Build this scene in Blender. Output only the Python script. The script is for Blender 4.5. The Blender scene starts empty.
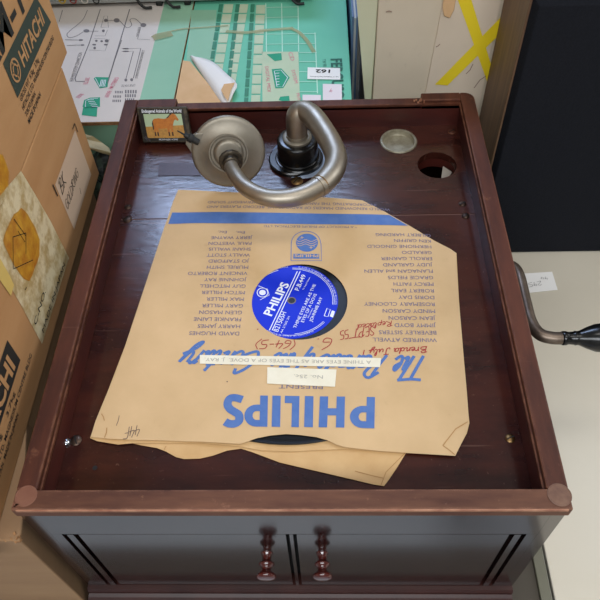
import bpy, bmesh, math, random
from mathutils import Vector, Matrix, Euler
from mathutils.geometry import tessellate_polygon

# ------------------------------------------------------------------ camera, world, lights, exposure
# The scene is measured from the rim of the gramophone (z = 0 at the rim); LIFT puts the floor at world zero.
LIFT = 0.965
TZ = -0.215                      # table top below the rim
FPX = 681.126
CAM_E = Euler((0.662272, 0.033986, 0.011565), 'XYZ')
CAM_P = Vector((0.023597, -0.158945, 0.418501))
sc = bpy.context.scene
C = sc.collection
cd = bpy.data.cameras.new('camera'); cam = bpy.data.objects.new('camera', cd); C.objects.link(cam)
cd.sensor_width = 36.0; cd.sensor_height = 36.0; cd.lens = FPX / 600.0 * 36.0; cd.clip_start = 0.01
cam.location = CAM_P + Vector((0, 0, LIFT)); cam.rotation_euler = CAM_E
sc.camera = cam
sc.view_settings.view_transform = 'Standard'; sc.view_settings.look = 'None'
sc.view_settings.gamma = 1.0; sc.view_settings.use_curve_mapping = False
sc.view_settings.exposure = -0.02

w = bpy.data.worlds.new('world'); sc.world = w; w.use_nodes = True
bg = w.node_tree.nodes['Background']; bg.inputs[0].default_value = (0.86, 0.92, 1.0, 1); bg.inputs[1].default_value = 0.5

def area(name, loc, target, sx, sy, power, col):
    d = bpy.data.lights.new(name, 'AREA'); d.shape = 'RECTANGLE'; d.size = sx; d.size_y = sy
    d.energy = power; d.color = col
    o = bpy.data.objects.new(name, d); C.objects.link(o)
    o.location = Vector(loc) + Vector((0, 0, LIFT))
    o.rotation_euler = (Vector(target) - Vector(loc)).to_track_quat('-Z', 'Y').to_euler()
    return o
area('window_light', (-0.25, 1.76, 1.40), (-.05, 0.35, -.03), 0.74, 0.50, 27, (0.50, 0.66, 1.0))
area('side_window_light', (2.40, 0.75, 0.95), (0, 0.2, 0), 2.0, 1.2, 35, (0.95, 0.97, 1.0))
area('overhead_light', (0.5, 0.1, 1.66), (0.5, 0.1, 0), 1.2, 0.3, 8, (1.0, 0.97, 0.92))
area('overhead_light', (-0.1, -1.5, 1.66), (-0.1, -1.5, 0), 1.8, 0.8, 54, (0.92, 0.96, 1.0))  # added lamp, brightens the front floor and the cabinet front

# ------------------------------------------------------------------ helpers
random.seed(7)
ROT = CAM_E.to_matrix()
def at(px, py, axis, val):
    """point of the world plane axis=val that the photograph shows at a pixel"""
    d = ROT @ Vector(((px - 300) / FPX, -(py - 300) / FPX, -1.0))
    t = (val - CAM_P[axis]) / d[axis]
    return CAM_P + d * t

def srgb(c):
    return tuple(((v / 255.0) / 12.92 if v / 255.0 <= 0.04045 else ((v / 255.0 + 0.055) / 1.055) ** 2.4) for v in c)

def mat(name, col, rough=0.6, metal=0.0, col2=None, scale=20.0, stretch=(1, 1, 1), amount=1.0, bump=0.0, bscale=None,
        coat=0.0, scratch=0.0, scr_col=(200, 180, 160), spec=0.5, trans=0.0, alpha=1.0, rvar=0.0, contrast=(0.3, 0.7), edge=0.0, dust=0.0):
    m = bpy.data.materials.new(name); m.use_nodes = True
    nt = m.node_tree; N = nt.nodes; L = nt.links; b = N['Principled BSDF']
    b.inputs['Roughness'].default_value = rough; b.inputs['Metallic'].default_value = metal
    b.inputs['Specular IOR Level'].default_value = spec
    b.inputs['Coat Weight'].default_value = coat; b.inputs['Coat Roughness'].default_value = 0.12
    b.inputs['Transmission Weight'].default_value = trans; b.inputs['Alpha'].default_value = alpha
    c1 = (*srgb(col), 1)
    b.inputs['Base Color'].default_value = c1
    tc = N.new('ShaderNodeTexCoord'); mp = N.new('ShaderNodeMapping'); L.new(tc.outputs['Object'], mp.inputs[0])
    mp.inputs['Scale'].default_value = stretch
    out = None
    if col2 is not None:
        no = N.new('ShaderNodeTexNoise'); no.inputs['Scale'].default_value = scale; no.inputs['Detail'].default_value = 6
        no.inputs['Roughness'].default_value = 0.6; L.new(mp.outputs[0], no.inputs['Vector'])
        rp = N.new('ShaderNodeMapRange'); rp.inputs[1].default_value = contrast[0]; rp.inputs[2].default_value = contrast[1]
        rp.inputs[4].default_value = amount; L.new(no.outputs[0], rp.inputs[0])
        mx = N.new('ShaderNodeMix'); mx.data_type = 'RGBA'; mx.inputs[6].default_value = c1; mx.inputs[7].default_value = (*srgb(col2), 1)
        L.new(rp.outputs[0], mx.inputs[0]); out = mx.outputs[2]
        if rvar:
            rr = N.new('ShaderNodeMapRange'); rr.inputs[3].default_value = rough; rr.inputs[4].default_value = rough + rvar
            L.new(no.outputs[0], rr.inputs[0]); L.new(rr.outputs[0], b.inputs['Roughness'])
    if scratch:
        n2 = N.new('ShaderNodeTexNoise'); n2.inputs['Scale'].default_value = 55; n2.inputs['Detail'].default_value = 8; n2.inputs['Roughness'].default_value = 0.75
        L.new(tc.outputs['Object'], n2.inputs['Vector'])
        r2 = N.new('ShaderNodeMapRange'); r2.inputs[1].default_value = 0.62; r2.inputs[2].default_value = 0.75; r2.inputs[4].default_value = scratch
        L.new(n2.outputs[0], r2.inputs[0])
        m2 = N.new('ShaderNodeMix'); m2.data_type = 'RGBA'; m2.inputs[7].default_value = (*srgb(scr_col), 1)
        if out: L.new(out, m2.inputs[6])
        else: m2.inputs[6].default_value = c1
        L.new(r2.outputs[0], m2.inputs[0]); out = m2.outputs[2]
    def over(fac, colr):
        m3 = N.new('ShaderNodeMix'); m3.data_type = 'RGBA'; m3.inputs[7].default_value = (*srgb(colr), 1)
        if out: L.new(out, m3.inputs[6])
        else: m3.inputs[6].default_value = c1
        L.new(fac, m3.inputs[0]); return m3.outputs[2]
    if dust:      # fine pale specks and long hair scratches
        n3 = N.new('ShaderNodeTexNoise'); n3.inputs['Scale'].default_value = 420; n3.inputs['Detail'].default_value = 3; L.new(tc.outputs['Object'], n3.inputs['Vector'])
        r3 = N.new('ShaderNodeMapRange'); r3.inputs[1].default_value = .68; r3.inputs[2].default_value = .78; r3.inputs[4].default_value = dust; L.new(n3.outputs[0], r3.inputs[0])
        out = over(r3.outputs[0], (150, 112, 96))
        m4 = N.new('ShaderNodeMapping'); m4.inputs['Rotation'].default_value = (0, 0, .6); m4.inputs['Scale'].default_value = (14, 260, 14); L.new(tc.outputs['Object'], m4.inputs[0])
        n4 = N.new('ShaderNodeTexNoise'); n4.inputs['Scale'].default_value = 1; n4.inputs['Detail'].default_value = 2; L.new(m4.outputs[0], n4.inputs['Vector'])
        r4 = N.new('ShaderNodeMapRange'); r4.inputs[1].default_value = .70; r4.inputs[2].default_value = .76; r4.inputs[4].default_value = dust * .8; L.new(n4.outputs[0], r4.inputs[0])
        out = over(r4.outputs[0], (140, 104, 90))
    if edge:      # wear along the arrises
        bv = N.new('ShaderNodeBevel'); bv.inputs['Radius'].default_value = .0016; ge = N.new('ShaderNodeNewGeometry')
        dt = N.new('ShaderNodeVectorMath'); dt.operation = 'DOT_PRODUCT'; L.new(bv.outputs[0], dt.inputs[0]); L.new(ge.outputs['Normal'], dt.inputs[1])
        r5 = N.new('ShaderNodeMapRange'); r5.inputs[1].default_value = .995; r5.inputs[2].default_value = .90; r5.inputs[4].default_value = edge; L.new(dt.outputs['Value'], r5.inputs[0])
        n5 = N.new('ShaderNodeTexNoise'); n5.inputs['Scale'].default_value = 120; n5.inputs['Detail'].default_value = 5; L.new(tc.outputs['Object'], n5.inputs['Vector'])
        r6 = N.new('ShaderNodeMapRange'); r6.inputs[1].default_value = .36; r6.inputs[2].default_value = .6; L.new(n5.outputs[0], r6.inputs[0])
        mu = N.new('ShaderNodeMath'); mu.operation = 'MULTIPLY'; L.new(r5.outputs[0], mu.inputs[0]); L.new(r6.outputs[0], mu.inputs[1])
        out = over(mu.outputs[0], scr_col)
    if out: L.new(out, b.inputs['Base Color'])
    if bump:
        nb = N.new('ShaderNodeTexNoise'); nb.inputs['Scale'].default_value = bscale or scale; nb.inputs['Detail'].default_value = 4
        L.new(mp.outputs[0], nb.inputs['Vector'])
        bp = N.new('ShaderNodeBump'); bp.inputs['Strength'].default_value = bump; bp.inputs['Distance'].default_value = 0.002
        L.new(nb.outputs[0], bp.inputs['Height']); L.new(bp.outputs[0], b.inputs['Normal'])
    return m

M = {}
M['deck'] = mat('deck_wood', (64, 30, 22), 0.16, col2=(42, 19, 17), scale=9, stretch=(1, 3, 1), rvar=0.05, spec=0.45, scratch=0.4, dust=.22, contrast=(.4, .6), scr_col=(112, 66, 52), bump=0.08, bscale=60)
M['rim'] = mat('rim_wood', (86, 45, 29), 0.5, edge=.8, dust=.18, spec=0.3, col2=(54, 26, 18), scale=40, stretch=(1.6, .3, 1), scratch=0.6, scr_col=(140, 92, 66), bump=0.1, rvar=0.15, contrast=(.35, .7))
M['rimfront'] = mat('rim_wood_front', (110, 72, 52), 0.5, edge=.8, dust=.22, spec=0.3, col2=(72, 41, 30), scale=40, stretch=(.3, 1.6, 1), scratch=0.75, scr_col=(166, 120, 94), bump=0.1, rvar=0.15, contrast=(.35, .7))
M['wear'] = mat('worn_edge', (176, 128, 98), 0.6, col2=(128, 76, 54), scale=80)
M['inner'] = mat('inner_wood', (76, 26, 17), 0.5, col2=(52, 17, 13), scale=14, stretch=(1, 1, 4))
M['body'] = mat('body_wood', (38, 17, 15), 0.14, spec=0.5, col2=(26, 12, 12), scale=14, stretch=(1, 1, 3), coat=0.6, scratch=0.1, rvar=0.08)
M['groove'] = mat('groove_black', (8, 6, 6), 0.7)
M['knob'] = mat('knob_wood', (84, 28, 20), 0.14, col2=(60, 18, 16), scale=90, coat=0.6)
M['dark'] = mat('dark_cavity', (12, 9, 8), 0.9)
M['metal'] = mat('dull_nickel', (176, 168, 154), 0.38, 1.0, col2=(150, 140, 126), scale=40, rvar=0.14)
M['metal2'] = mat('sound_box_metal', (150, 144, 132), 0.42, 0.85, col2=(132, 125, 112), scale=35, rvar=0.12)
M['brass'] = mat('tarnished_brass', (150, 118, 76), 0.4, 1.0, col2=(96, 76, 52), scale=120)
M['steelscrew'] = mat('dark_screw', (92, 74, 62), 0.4, 0.8, col2=(50, 36, 32), scale=150)
M['bakelite'] = mat('black_bakelite', (9, 9, 9), 0.24, spec=.45)
M['chrome'] = mat('bright_plate', (190, 200, 210), 0.15, 1.0)
M['kraft'] = mat('kraft_paper', (209, 176, 132), 0.82, col2=(192, 160, 116), scale=14, bump=0.3, bscale=22, scratch=0.25, scr_col=(150, 108, 62))
M['kraft2'] = mat('kraft_paper_old', (208, 172, 122), 0.82, col2=(190, 150, 98), scale=22, bump=0.15, bscale=40)
M['fold'] = mat('paper_fold', (172, 130, 80), 0.85)
M['blueink'] = mat('blue_print', (68, 104, 168), 0.75, col2=(84, 116, 172), scale=120)
M['greyblueink'] = mat('faded_blue_print', (108, 104, 130), 0.8)
M['redink'] = mat('red_ink', (160, 48, 50), 0.8)
M['pencil'] = mat('pencil', (92, 76, 70), 0.8)
M['vinyl'] = mat('shellac', (7, 7, 9), 0.32, spec=0.3)
M['label'] = mat('label_blue', (18, 46, 200), 0.5, spec=0.2)
M['white'] = mat('white_print', (226, 230, 240), 0.6)
M['paperw'] = mat('typed_paper', (232, 226, 206), 0.8, col2=(222, 214, 190), scale=60)
M['type'] = mat('typing', (168, 162, 150), 0.85)
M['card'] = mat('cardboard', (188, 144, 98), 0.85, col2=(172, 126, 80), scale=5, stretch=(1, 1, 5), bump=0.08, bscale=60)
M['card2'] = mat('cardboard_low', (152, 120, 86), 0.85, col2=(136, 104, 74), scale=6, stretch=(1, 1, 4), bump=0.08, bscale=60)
M['cardedge'] = mat('torn_cardboard', (176, 132, 88), 0.9, col2=(120, 84, 52), scale=120)
M['boxink'] = mat('box_print_green', (46, 58, 50), 0.75)
M['blackink'] = mat('black_print', (30, 28, 26), 0.75)
M['pinklabel'] = mat('pale_label', (204, 178, 154), 0.7)
M['tape'] = mat('clear_tape', (222, 208, 172), 0.3, col2=(184, 160, 112), scale=90, contrast=(.42, .62), bump=0.3, bscale=60)
M['glue'] = mat('old_glue', (210, 160, 50), 0.3, col2=(172, 108, 32), scale=90, bump=0.3, bscale=50)
M['pwhite'] = mat('printed_white_card', (214, 204, 196), 0.7, col2=(206, 198, 190), scale=12)
M['mint'] = mat('mint_card', (150, 194, 164), 0.6, col2=(134, 184, 154), scale=8)
M['mint2'] = mat('mint_card_bright', (108, 192, 162), 0.6, col2=(98, 186, 156), scale=6)
M['green'] = mat('green_print', (12, 150, 112), 0.6)
M['green2'] = mat('dark_green_print', (52, 128, 100), 0.6)
M['cream'] = mat('cream_print', (196, 206, 176), 0.65, col2=(176, 198, 166), scale=30)
M['pinkink'] = mat('pink_print', (214, 120, 140), 0.7)
M['lineink'] = mat('line_print', (118, 112, 112), 0.7)
M['greycard'] = mat('grey_print', (206, 208, 206), 0.7)
M['manila'] = mat('manila_paper', (222, 184, 140), 0.75, col2=(206, 164, 116), scale=20)
M['steel'] = mat('grey_steel', (166, 170, 168), 0.4, 0.3)
M['rubber'] = mat('black_rubber', (22, 24, 24), 0.6)
M['whitebox'] = mat('off_white_card', (214, 200, 178), 0.75, col2=(200, 186, 164), scale=6, scratch=0.25, scr_col=(140, 124, 104))
M['whitebox2'] = mat('off_white_card_side', (218, 216, 186), 0.75)
M['yellow'] = mat('yellow_tape', (238, 212, 36), 0.4)
M['speakerwood'] = mat('speaker_veneer', (128, 98, 72), 0.55, col2=(96, 72, 54), scale=18, stretch=(8, 8, .5))
M['cloth'] = mat('speaker_cloth', (25, 27, 34), 0.95, col2=(19, 21, 27), scale=500, bump=0.1, spec=0.2)
M['tablelight'] = mat('light_laminate', (206, 198, 182), 0.42, col2=(198, 190, 173), scale=5, rvar=0.1)
M['tableolive'] = mat('olive_laminate', (104, 102, 86), 0.5, col2=(92, 90, 74), scale=8)
M['tableshade'] = mat('shaded_laminate', (62, 54, 41), 0.5, col2=(52, 45, 35), scale=8)  # table top colour darkened for the shade the cabinet front mirrors
M['floor'] = mat('vinyl_floor', (196, 202, 210), 0.5, col2=(180, 188, 198), scale=2)
M['wallpaint'] = mat('wall_paint', (196, 192, 184), 0.9)
M['tag'] = mat('paper_tag', (236, 234, 232), 0.8)
M['iron'] = mat('crank_iron', (124, 110, 98), 0.42, 0.85, col2=(88, 74, 64), scale=70)
M['plastic'] = mat('crumpled_plastic', (196, 180, 140), 0.3, col2=(150, 138, 104), scale=40)
M['bag'] = mat('dark_green_bag', (44, 60, 48), 0.45, col2=(12, 16, 14), scale=110, contrast=(.47, .53))
M['bluefolder'] = mat('blue_folder', (96, 122, 160), 0.5)
M['sky_p'] = mat('pale_green_sky', (176, 196, 160), 0.4)
M['field'] = mat('ochre_field', (200, 148, 66), 0.45, col2=(164, 118, 56), scale=400)
M['horse'] = mat('chestnut_print', (204, 126, 42), 0.45, col2=(176, 98, 32), scale=300)
M['mane'] = mat('dark_brown_print', (50, 28, 20), 0.45)
M['tinface'] = mat('black_tin', (30, 28, 24), 0.35)
M['tinedge'] = mat('worn_tin', (96, 88, 74), 0.4, 0.6, col2=(52, 46, 40), scale=200)
M['colY'] = mat('yellow_socket', (206, 170, 40), 0.4); M['colR'] = mat('red_socket', (150, 50, 46), 0.4); M['colW'] = mat('white_socket', (220, 216, 206), 0.4)

def tagp(o, label=None, cat=None, group=None, kind=None):
    if label: o['label'] = label
    if cat: o['category'] = cat
    if group: o['group'] = group
    if kind: o['kind'] = kind
    return o
WL = {}
def thing(name, label, cat, loc=(0, 0, 0), group=None):
    o = bpy.data.objects.new(name, None); C.objects.link(o); o.empty_display_size = .02
    o.location = loc; WL[o.name] = Vector(loc)
    return tagp(o, label, cat, group)
def obj(name, bm, m, parent=None, smooth=False, bevel=0.0, label=None, recalc=True, angle=35):
    """one mesh object; bm is in rim coordinates whatever the parent"""
    if recalc: bmesh.ops.recalc_face_normals(bm, faces=bm.faces[:])
    origin = Vector((0, 0, 0))
    if parent is not None: origin = WL[parent.name]
    elif bm.verts:
        xs = [v.co for v in bm.verts]
        origin = Vector((sum(v.x for v in xs) / len(xs), sum(v.y for v in xs) / len(xs), min(v.z for v in xs)))
    bmesh.ops.translate(bm, verts=bm.verts[:], vec=-origin)
    me = bpy.data.meshes.new(name); bm.to_mesh(me); bm.free()
    o = bpy.data.objects.new(name, me); C.objects.link(o)
    ms = m if isinstance(m, (list, tuple)) else [m]
    for x in ms: me.materials.append(x)
    WL[o.name] = origin
    if parent is not None: o.parent = parent
    else: o.location = origin
    if smooth:
        for p_ in me.polygons: p_.use_smooth = True
        try: me.set_sharp_from_angle(angle=math.radians(angle))
        except Exception: pass
    if bevel:
        b = o.modifiers.new('bevel', 'BEVEL'); b.width = bevel; b.segments = 2; b.limit_method = 'ANGLE'
    if label: o['label'] = label
    return o
def box(bm, a, b, mi=0):
    x0, y0, z0 = a; x1, y1, z1 = b
    v = [bm.verts.new(c) for c in ((x0, y0, z0), (x1, y0, z0), (x1, y1, z0), (x0, y1, z0), (x0, y0, z1), (x1, y0, z1), (x1, y1, z1), (x0, y1, z1))]
    for f in ((0, 3, 2, 1), (4, 5, 6, 7), (0, 1, 5, 4), (1, 2, 6, 5), (2, 3, 7, 6), (3, 0, 4, 7)):
        q = bm.faces.new([v[i] for i in f]); q.material_index = mi
    return v
def bx(a, b):
    bm = bmesh.new(); box(bm, a, b); return bm
def hexa(bm, lo, hi, mi=0):
    """solid between two matching polygons"""
    A = [bm.verts.new(p) for p in lo]; B = [bm.verts.new(p) for p in hi]; n = len(A)
    fs = [bm.faces.new(A[::-1]), bm.faces.new(B)]
    for i in range(n): fs.append(bm.faces.new([A[i], A[(i + 1) % n], B[(i + 1) % n], B[i]]))
    for f in fs: f.material_index = mi
def prism(bm, pts, d, mi=0):
    d = Vector(d); hexa(bm, pts, [Vector(p) + d for p in pts], mi)
def frame_of(axis):
    a = Vector(axis).normalized(); h = Vector((0, 0, 1)) if abs(a.z) < .9 else Vector((1, 0, 0))
    u = a.cross(h).normalized(); return a, u, a.cross(u).normalized()
def lathe(bm, o, axis, prof, n=40, mi=0, ratio=1.0):
    """prof = [(distance along axis, radius)]"""
    a, u, v = frame_of(axis); o = Vector(o); rings = []
    for (t, r) in prof:
        if r <= 1e-7: rings.append([bm.verts.new(o + a * t)])
        else: rings.append([bm.verts.new(o + a * t + (u * math.cos(k * 2 * math.pi / n) + v * math.sin(k * 2 * math.pi / n) * ratio) * r) for k in range(n)])
    for A, B in zip(rings, rings[1:]):
        for k in range(n):
            k2 = (k + 1) % n
            if len(A) == 1 and len(B) == 1: continue
            if len(A) == 1: f = bm.faces.new((A[0], B[k], B[k2]))
            elif len(B) == 1: f = bm.faces.new((A[k], B[0], A[k2]))
            else: f = bm.faces.new((A[k], B[k], B[k2], A[k2]))
            f.material_index = mi
def catmull(P, k=8):
    P = [Vector(p) for p in P]; Q = [P[0] * 2 - P[1]] + P + [P[-1] * 2 - P[-2]]; out = []
    for i in range(1, len(Q) - 2):
        a, b, c, d = Q[i - 1:i + 3]
        for j in range(k):
            t = j / k
            out.append(.5 * ((2 * b) + (c - a) * t + (2 * a - 5 * b + 4 * c - d) * t * t + (3 * b - a - 3 * c + d) * t ** 3))
    out.append(P[-1]); return out
def tube(bm, pts, r, n=20, mi=0, cap=True, flat=1.0):
    if not callable(r): rr = r; r = lambda t: rr
    m = len(pts); prev = None; rings = []
    for i, p_ in enumerate(pts):
        d = (pts[min(i + 1, m - 1)] - pts[max(i - 1, 0)]).normalized()
        if prev is None: a, u, v = frame_of(d)
        else:
            u = (prev - d * prev.dot(d)).normalized(); v = d.cross(u)
        prev = u; R = r(i / (m - 1))
        rings.append([bm.verts.new(p_ + (u * math.cos(k * 2 * math.pi / n) + v * math.sin(k * 2 * math.pi / n) * flat) * R) for k in range(n)])
    for A, B in zip(rings, rings[1:]):
        for k in range(n): bm.faces.new((A[k], A[(k + 1) % n], B[(k + 1) % n], B[k])).material_index = mi
    if cap: bm.faces.new(rings[0][::-1]).material_index = mi; bm.faces.new(rings[-1]).material_index = mi
def poly(bm, pts, mi=0):
    pts = [Vector(p) for p in pts]; vs = [bm.verts.new(p) for p in pts]
    for t in tessellate_polygon([pts]):
        try: bm.faces.new([vs[i] for i in t]).material_index = mi
        except ValueError: pass
def ribbon(bm, pts, wd, up, mi=0):
    up = Vector(up); n = len(pts); L_ = []
    for i, p_ in enumerate(pts):
        d = (pts[min(i + 1, n - 1)] - pts[max(i - 1, 0)])
        if d.length < 1e-9: d = Vector((1, 0, 0))
        s = up.cross(d.normalized()) * (wd / 2)
        L_.append((bm.verts.new(p_ + s), bm.verts.new(p_ - s)))
    for (a, b), (c, d) in zip(L_, L_[1:]): bm.faces.new((a, b, d, c)).material_index = mi

# ---- lettering
_cache = {}
def glyphs(s, shear=0.0, bold=0.0):
    k = (s, shear, bold)
    if k not in _cache:
        cu = bpy.data.curves.new('t', 'FONT'); cu.body = s; cu.size = 1; cu.shear = shear; cu.offset = bold; cu.resolution_u = 3; cu.fill_mode = 'FRONT'
        o = bpy.data.objects.new('t', cu); C.objects.link(o)
        dg = bpy.context.evaluated_depsgraph_get(); me = o.evaluated_get(dg).to_mesh()
        V = [v.co.copy() for v in me.vertices]; F = [list(p_.vertices) for p_ in me.polygons]
        o.evaluated_get(dg).to_mesh_clear(); bpy.data.objects.remove(o); bpy.data.curves.remove(cu)
        _cache[k] = (V, F, min(v.x for v in V), max(v.x for v in V))
    return _cache[k]
CAPH = 0.69
def text(bm, s, A, B, up, h, mi=0, shear=0.0, bold=0.0, width=None, zf=None, off=0.0):
    """letters from A towards B; fits |AB| unless width (metres per em) is given; up = rough up direction, h = capital height"""
    V, F, x0, x1 = glyphs(s, shear, bold); A = Vector(A); B = Vector(B)
    u = (B - A); ln = u.length; u.normalize(); up = Vector(up); up = (up - u * up.dot(u)).normalized()
    sx = width if width else ln / (x1 - x0); sy = h / CAPH; n = u.cross(up)
    vs = []
    for v in V:
        p_ = A + u * ((v.x - x0) * sx) + up * (v.y * sy) + n * off
        if zf: p_.z = zf(p_.x, p_.y)
        vs.append(bm.verts.new(p_))
    for f in F:
        try: bm.faces.new([vs[i] for i in f]).material_index = mi
        except ValueError: pass

# handwriting strokes: letter -> (advance, [polylines]); lower case height .6, capitals 1
S = {
 'T': (.75, [[(-.2, 1), (.4, .97), (1.15, 1.0)], [(.42, .97), (.32, .5), (.2, 0)]]),
 'h': (.55, [[(.3, 1), (.15, .5), (.0, 0)], [(.06, .3), (.3, .58), (.33, .4), (.28, .05), (.5, .12)]]),
 'e': (.45, [[(.03, .28), (.32, .42), (.25, .6), (.06, .4), (.06, .1), (.22, .0), (.45, .15)]]),
 'P': (.7, [[(.3, .95), (.2, .5), (.05, 0)], [(.05, .8), (.4, 1.05), (.68, .85), (.5, .5), (.2, .45)]]),
 'a': (.5, [[(.4, .55), (.12, .5), (.04, .1), (.25, .08), (.42, .55), (.36, .08), (.5, .12)]]),
 'r': (.4, [[(.05, .5), (.15, .6), (.08, 0)], [(.1, .35), (.3, .62), (.42, .5)]]),
 'd': (.52, [[(.36, .5), (.1, .5), (.04, .1), (.25, .06), (.5, 1.0), (.36, .08), (.5, .1)]]),
 'o': (.45, [[(.25, .6), (.04, .4), (.08, .05), (.3, .05), (.4, .4), (.22, .6), (.45, .5)]]),
 'f': (.35, [[(.5, .9), (.35, 1.05), (.2, .5), (.0, -.35)], [(.05, .5), (.4, .55)]]),
 't': (.35, [[(.3, .95), (.12, .2), (.2, .0), (.35, .12)], [(.02, .62), (.42, .66)]]),
 'C': (.75, [[(.7, .8), (.6, 1.02), (.25, .8), (.03, .35), (.2, .0), (.6, .12), (.75, .25)]]),
 'n': (.55, [[(.08, .58), (.03, 0)], [(.05, .3), (.3, .6), (.34, .4), (.3, .04), (.52, .12)]]),
 'u': (.52, [[(.08, .58), (.04, .15), (.18, .02), (.4, .55), (.34, .06), (.5, .12)]]),
 'y': (.55, [[(.08, .58), (.08, .15), (.25, .1), (.45, .58), (.25, -.2), (.0, -.4), (.1, -.1), (.55, .2)]]),
 'l': (.3, [[(.05, .2), (.3, .95), (.18, 1), (.08, .2), (.16, 0), (.3, .12)]]),
 'p': (.5, [[(.1, .58), (-.04, -.35)], [(.08, .4), (.32, .6), (.4, .3), (.2, .05), (.06, .15)]]),
 'c': (.4, [[(.35, .5), (.15, .58), (.03, .25), (.15, .02), (.4, .15)]]),
 'B': (.7, [[(.2, 1), (.05, 0)], [(.0, .9), (.4, 1.05), (.55, .8), (.15, .52), (.55, .4), (.5, .08), (.0, .02)]]),
 'R': (.7, [[(.2, 1), (.05, 0)], [(.0, .9), (.4, 1.05), (.55, .8), (.18, .5), (.65, .0)]]),
 'J': (.6, [[(.1, .95), (.6, 1)], [(.4, 1), (.3, .1), (.05, -.1), (.0, .15)]]),
 'S': (.55, [[(.5, .85), (.3, 1), (.08, .8), (.42, .35), (.28, .0), (.0, .15)]]),
 'E': (.55, [[(.5, 1), (.12, .95), (.05, .0), (.48, .05)], [(.1, .5), (.4, .55)]]),
 '5': (.5, [[(.5, 1), (.15, .95), (.1, .55), (.4, .5), (.42, .12), (.05, .0)]]),
 '6': (.5, [[(.42, .95), (.12, .6), (.05, .15), (.28, .0), (.4, .3), (.1, .35)]]),
 '4': (.5, [[(.2, .95), (.03, .4), (.48, .45)], [(.38, .8), (.3, 0)]]),
 'F': (.5, [[(.5, .95), (.1, .9), (.03, .0)], [(.08, .5), (.4, .5)]]),
 '1': (.3, [[(.2, 1), (.08, 0)]]), '2': (.5, [[(.05, .8), (.25, 1), (.4, .75), (.03, .02), (.48, .05)]]),
 '9': (.5, [[(.4, .75), (.15, .95), (.08, .6), (.36, .6), (.42, .9), (.3, .0)]]),
 '(': (.3, [[(.3, 1.05), (.06, .5), (.2, -.1)]]), ')': (.3, [[(.1, 1.05), (.28, .5), (.0, -.1)]]), '-': (.4, [[(.05, .45), (.33, .48)]]), '.': (.25, [[(.08, .02), (.14, .05)]]),
 'K': (.6, [[(.1, 1), (.05, 0)], [(.5, 1), (.1, .5), (.55, .0)]]), 'G': (.65, [[(.55, .85), (.3, 1), (.05, .5), (.25, .0), (.55, .15), (.55, .5), (.35, .48)]]),
 'O': (.65, [[(.3, 1), (.05, .6), (.15, .05), (.45, .05), (.58, .6), (.3, 1)]]), 'L': (.5, [[(.08, 1), (.05, .0), (.45, .03)]]), 'D': (.62, [[(.08, 1), (.05, 0), (.45, .15), (.52, .7), (.08, 1)]]),
 'I': (.25, [[(.1, 1), (.08, 0)]]), 'N': (.62, [[(.05, 0), (.08, 1), (.45, .02), (.52, 1)]]), ' ': (.35, []),
 '7': (.5, [[(.05, .95), (.45, 1), (.15, 0)]]), '%': (.5, [[(.45, 1), (.05, 0)], [(.1, .9), (.15, .75)], [(.35, .3), (.4, .15)]]),
}
def script(bm, s, A, B, up, h, wd, mi=0, zf=None, off=0.0, smooth=5, slant=0.15):
    A = Vector(A); B = Vector(B); u = B - A; tot = sum(S[c][0] for c in s); sx = u.length / tot; u.normalize()
    up = Vector(up); up = (up - u * up.dot(u)).normalized(); n = u.cross(up); x = 0
    for c in s:
        for pl in S[c][1]:
            P = [A + u * ((x + a) * sx + b * h * slant) + up * (b * h) + n * off for a, b in pl]
            P = catmull(P, smooth) if len(P) > 2 else P
            if zf:
                for q in P: q.z = zf(q.x, q.y)
            ribbon(bm, P, wd, n, mi)
        x += S[c][0]

# ------------------------------------------------------------------ setting: floor and the two tables
CH = 1.70
for nm, a_, b_, m_ in (('floor', (-2.5, -3, -LIFT - .02), (2.5, 1.8, -LIFT), 'floor'), ('ceiling', (-2.5, -3, CH), (2.5, 1.8, CH + .02), 'wallpaint'),
        ('wall_back', (-2.5, 1.8, -LIFT), (2.5, 1.85, CH), 'wallpaint'), ('wall_front', (-2.5, -3.05, -LIFT), (2.5, -3, CH), 'wallpaint'),
        ('wall_left', (-2.55, -3, -LIFT), (-2.5, 1.8, CH), 'wallpaint'), ('wall_right', (2.5, -3, -LIFT), (2.55, 1.8, CH), 'wallpaint')):
    tagp(obj(nm, bx(a_, b_), M[m_]), kind='structure')
bm = bmesh.new()
for a_, b_ in (((-.70, 1.775, 1.09), (-.66, 1.7995, 1.69)), ((.16, 1.775, 1.09), (.20, 1.7995, 1.69)), ((-.66, 1.775, 1.09), (.16, 1.7995, 1.12)), ((-.66, 1.775, 1.675), (.16, 1.7995, 1.69))): box(bm, a_, b_)
tagp(obj('window_1', bm, M['tag']), kind='structure')
bm = bmesh.new()
for a_, b_ in (((2.46, -.30, .32), (2.4995, -.26, 1.60)), ((2.46, 1.76, .32), (2.4995, 1.7995, 1.60)), ((2.46, -.26, .32), (2.4995, 1.76, .36)), ((2.46, -.26, 1.56), (2.4995, 1.76, 1.60))): box(bm, a_, b_)
tagp(obj('window_2', bm, M['tag']), kind='structure')

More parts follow.
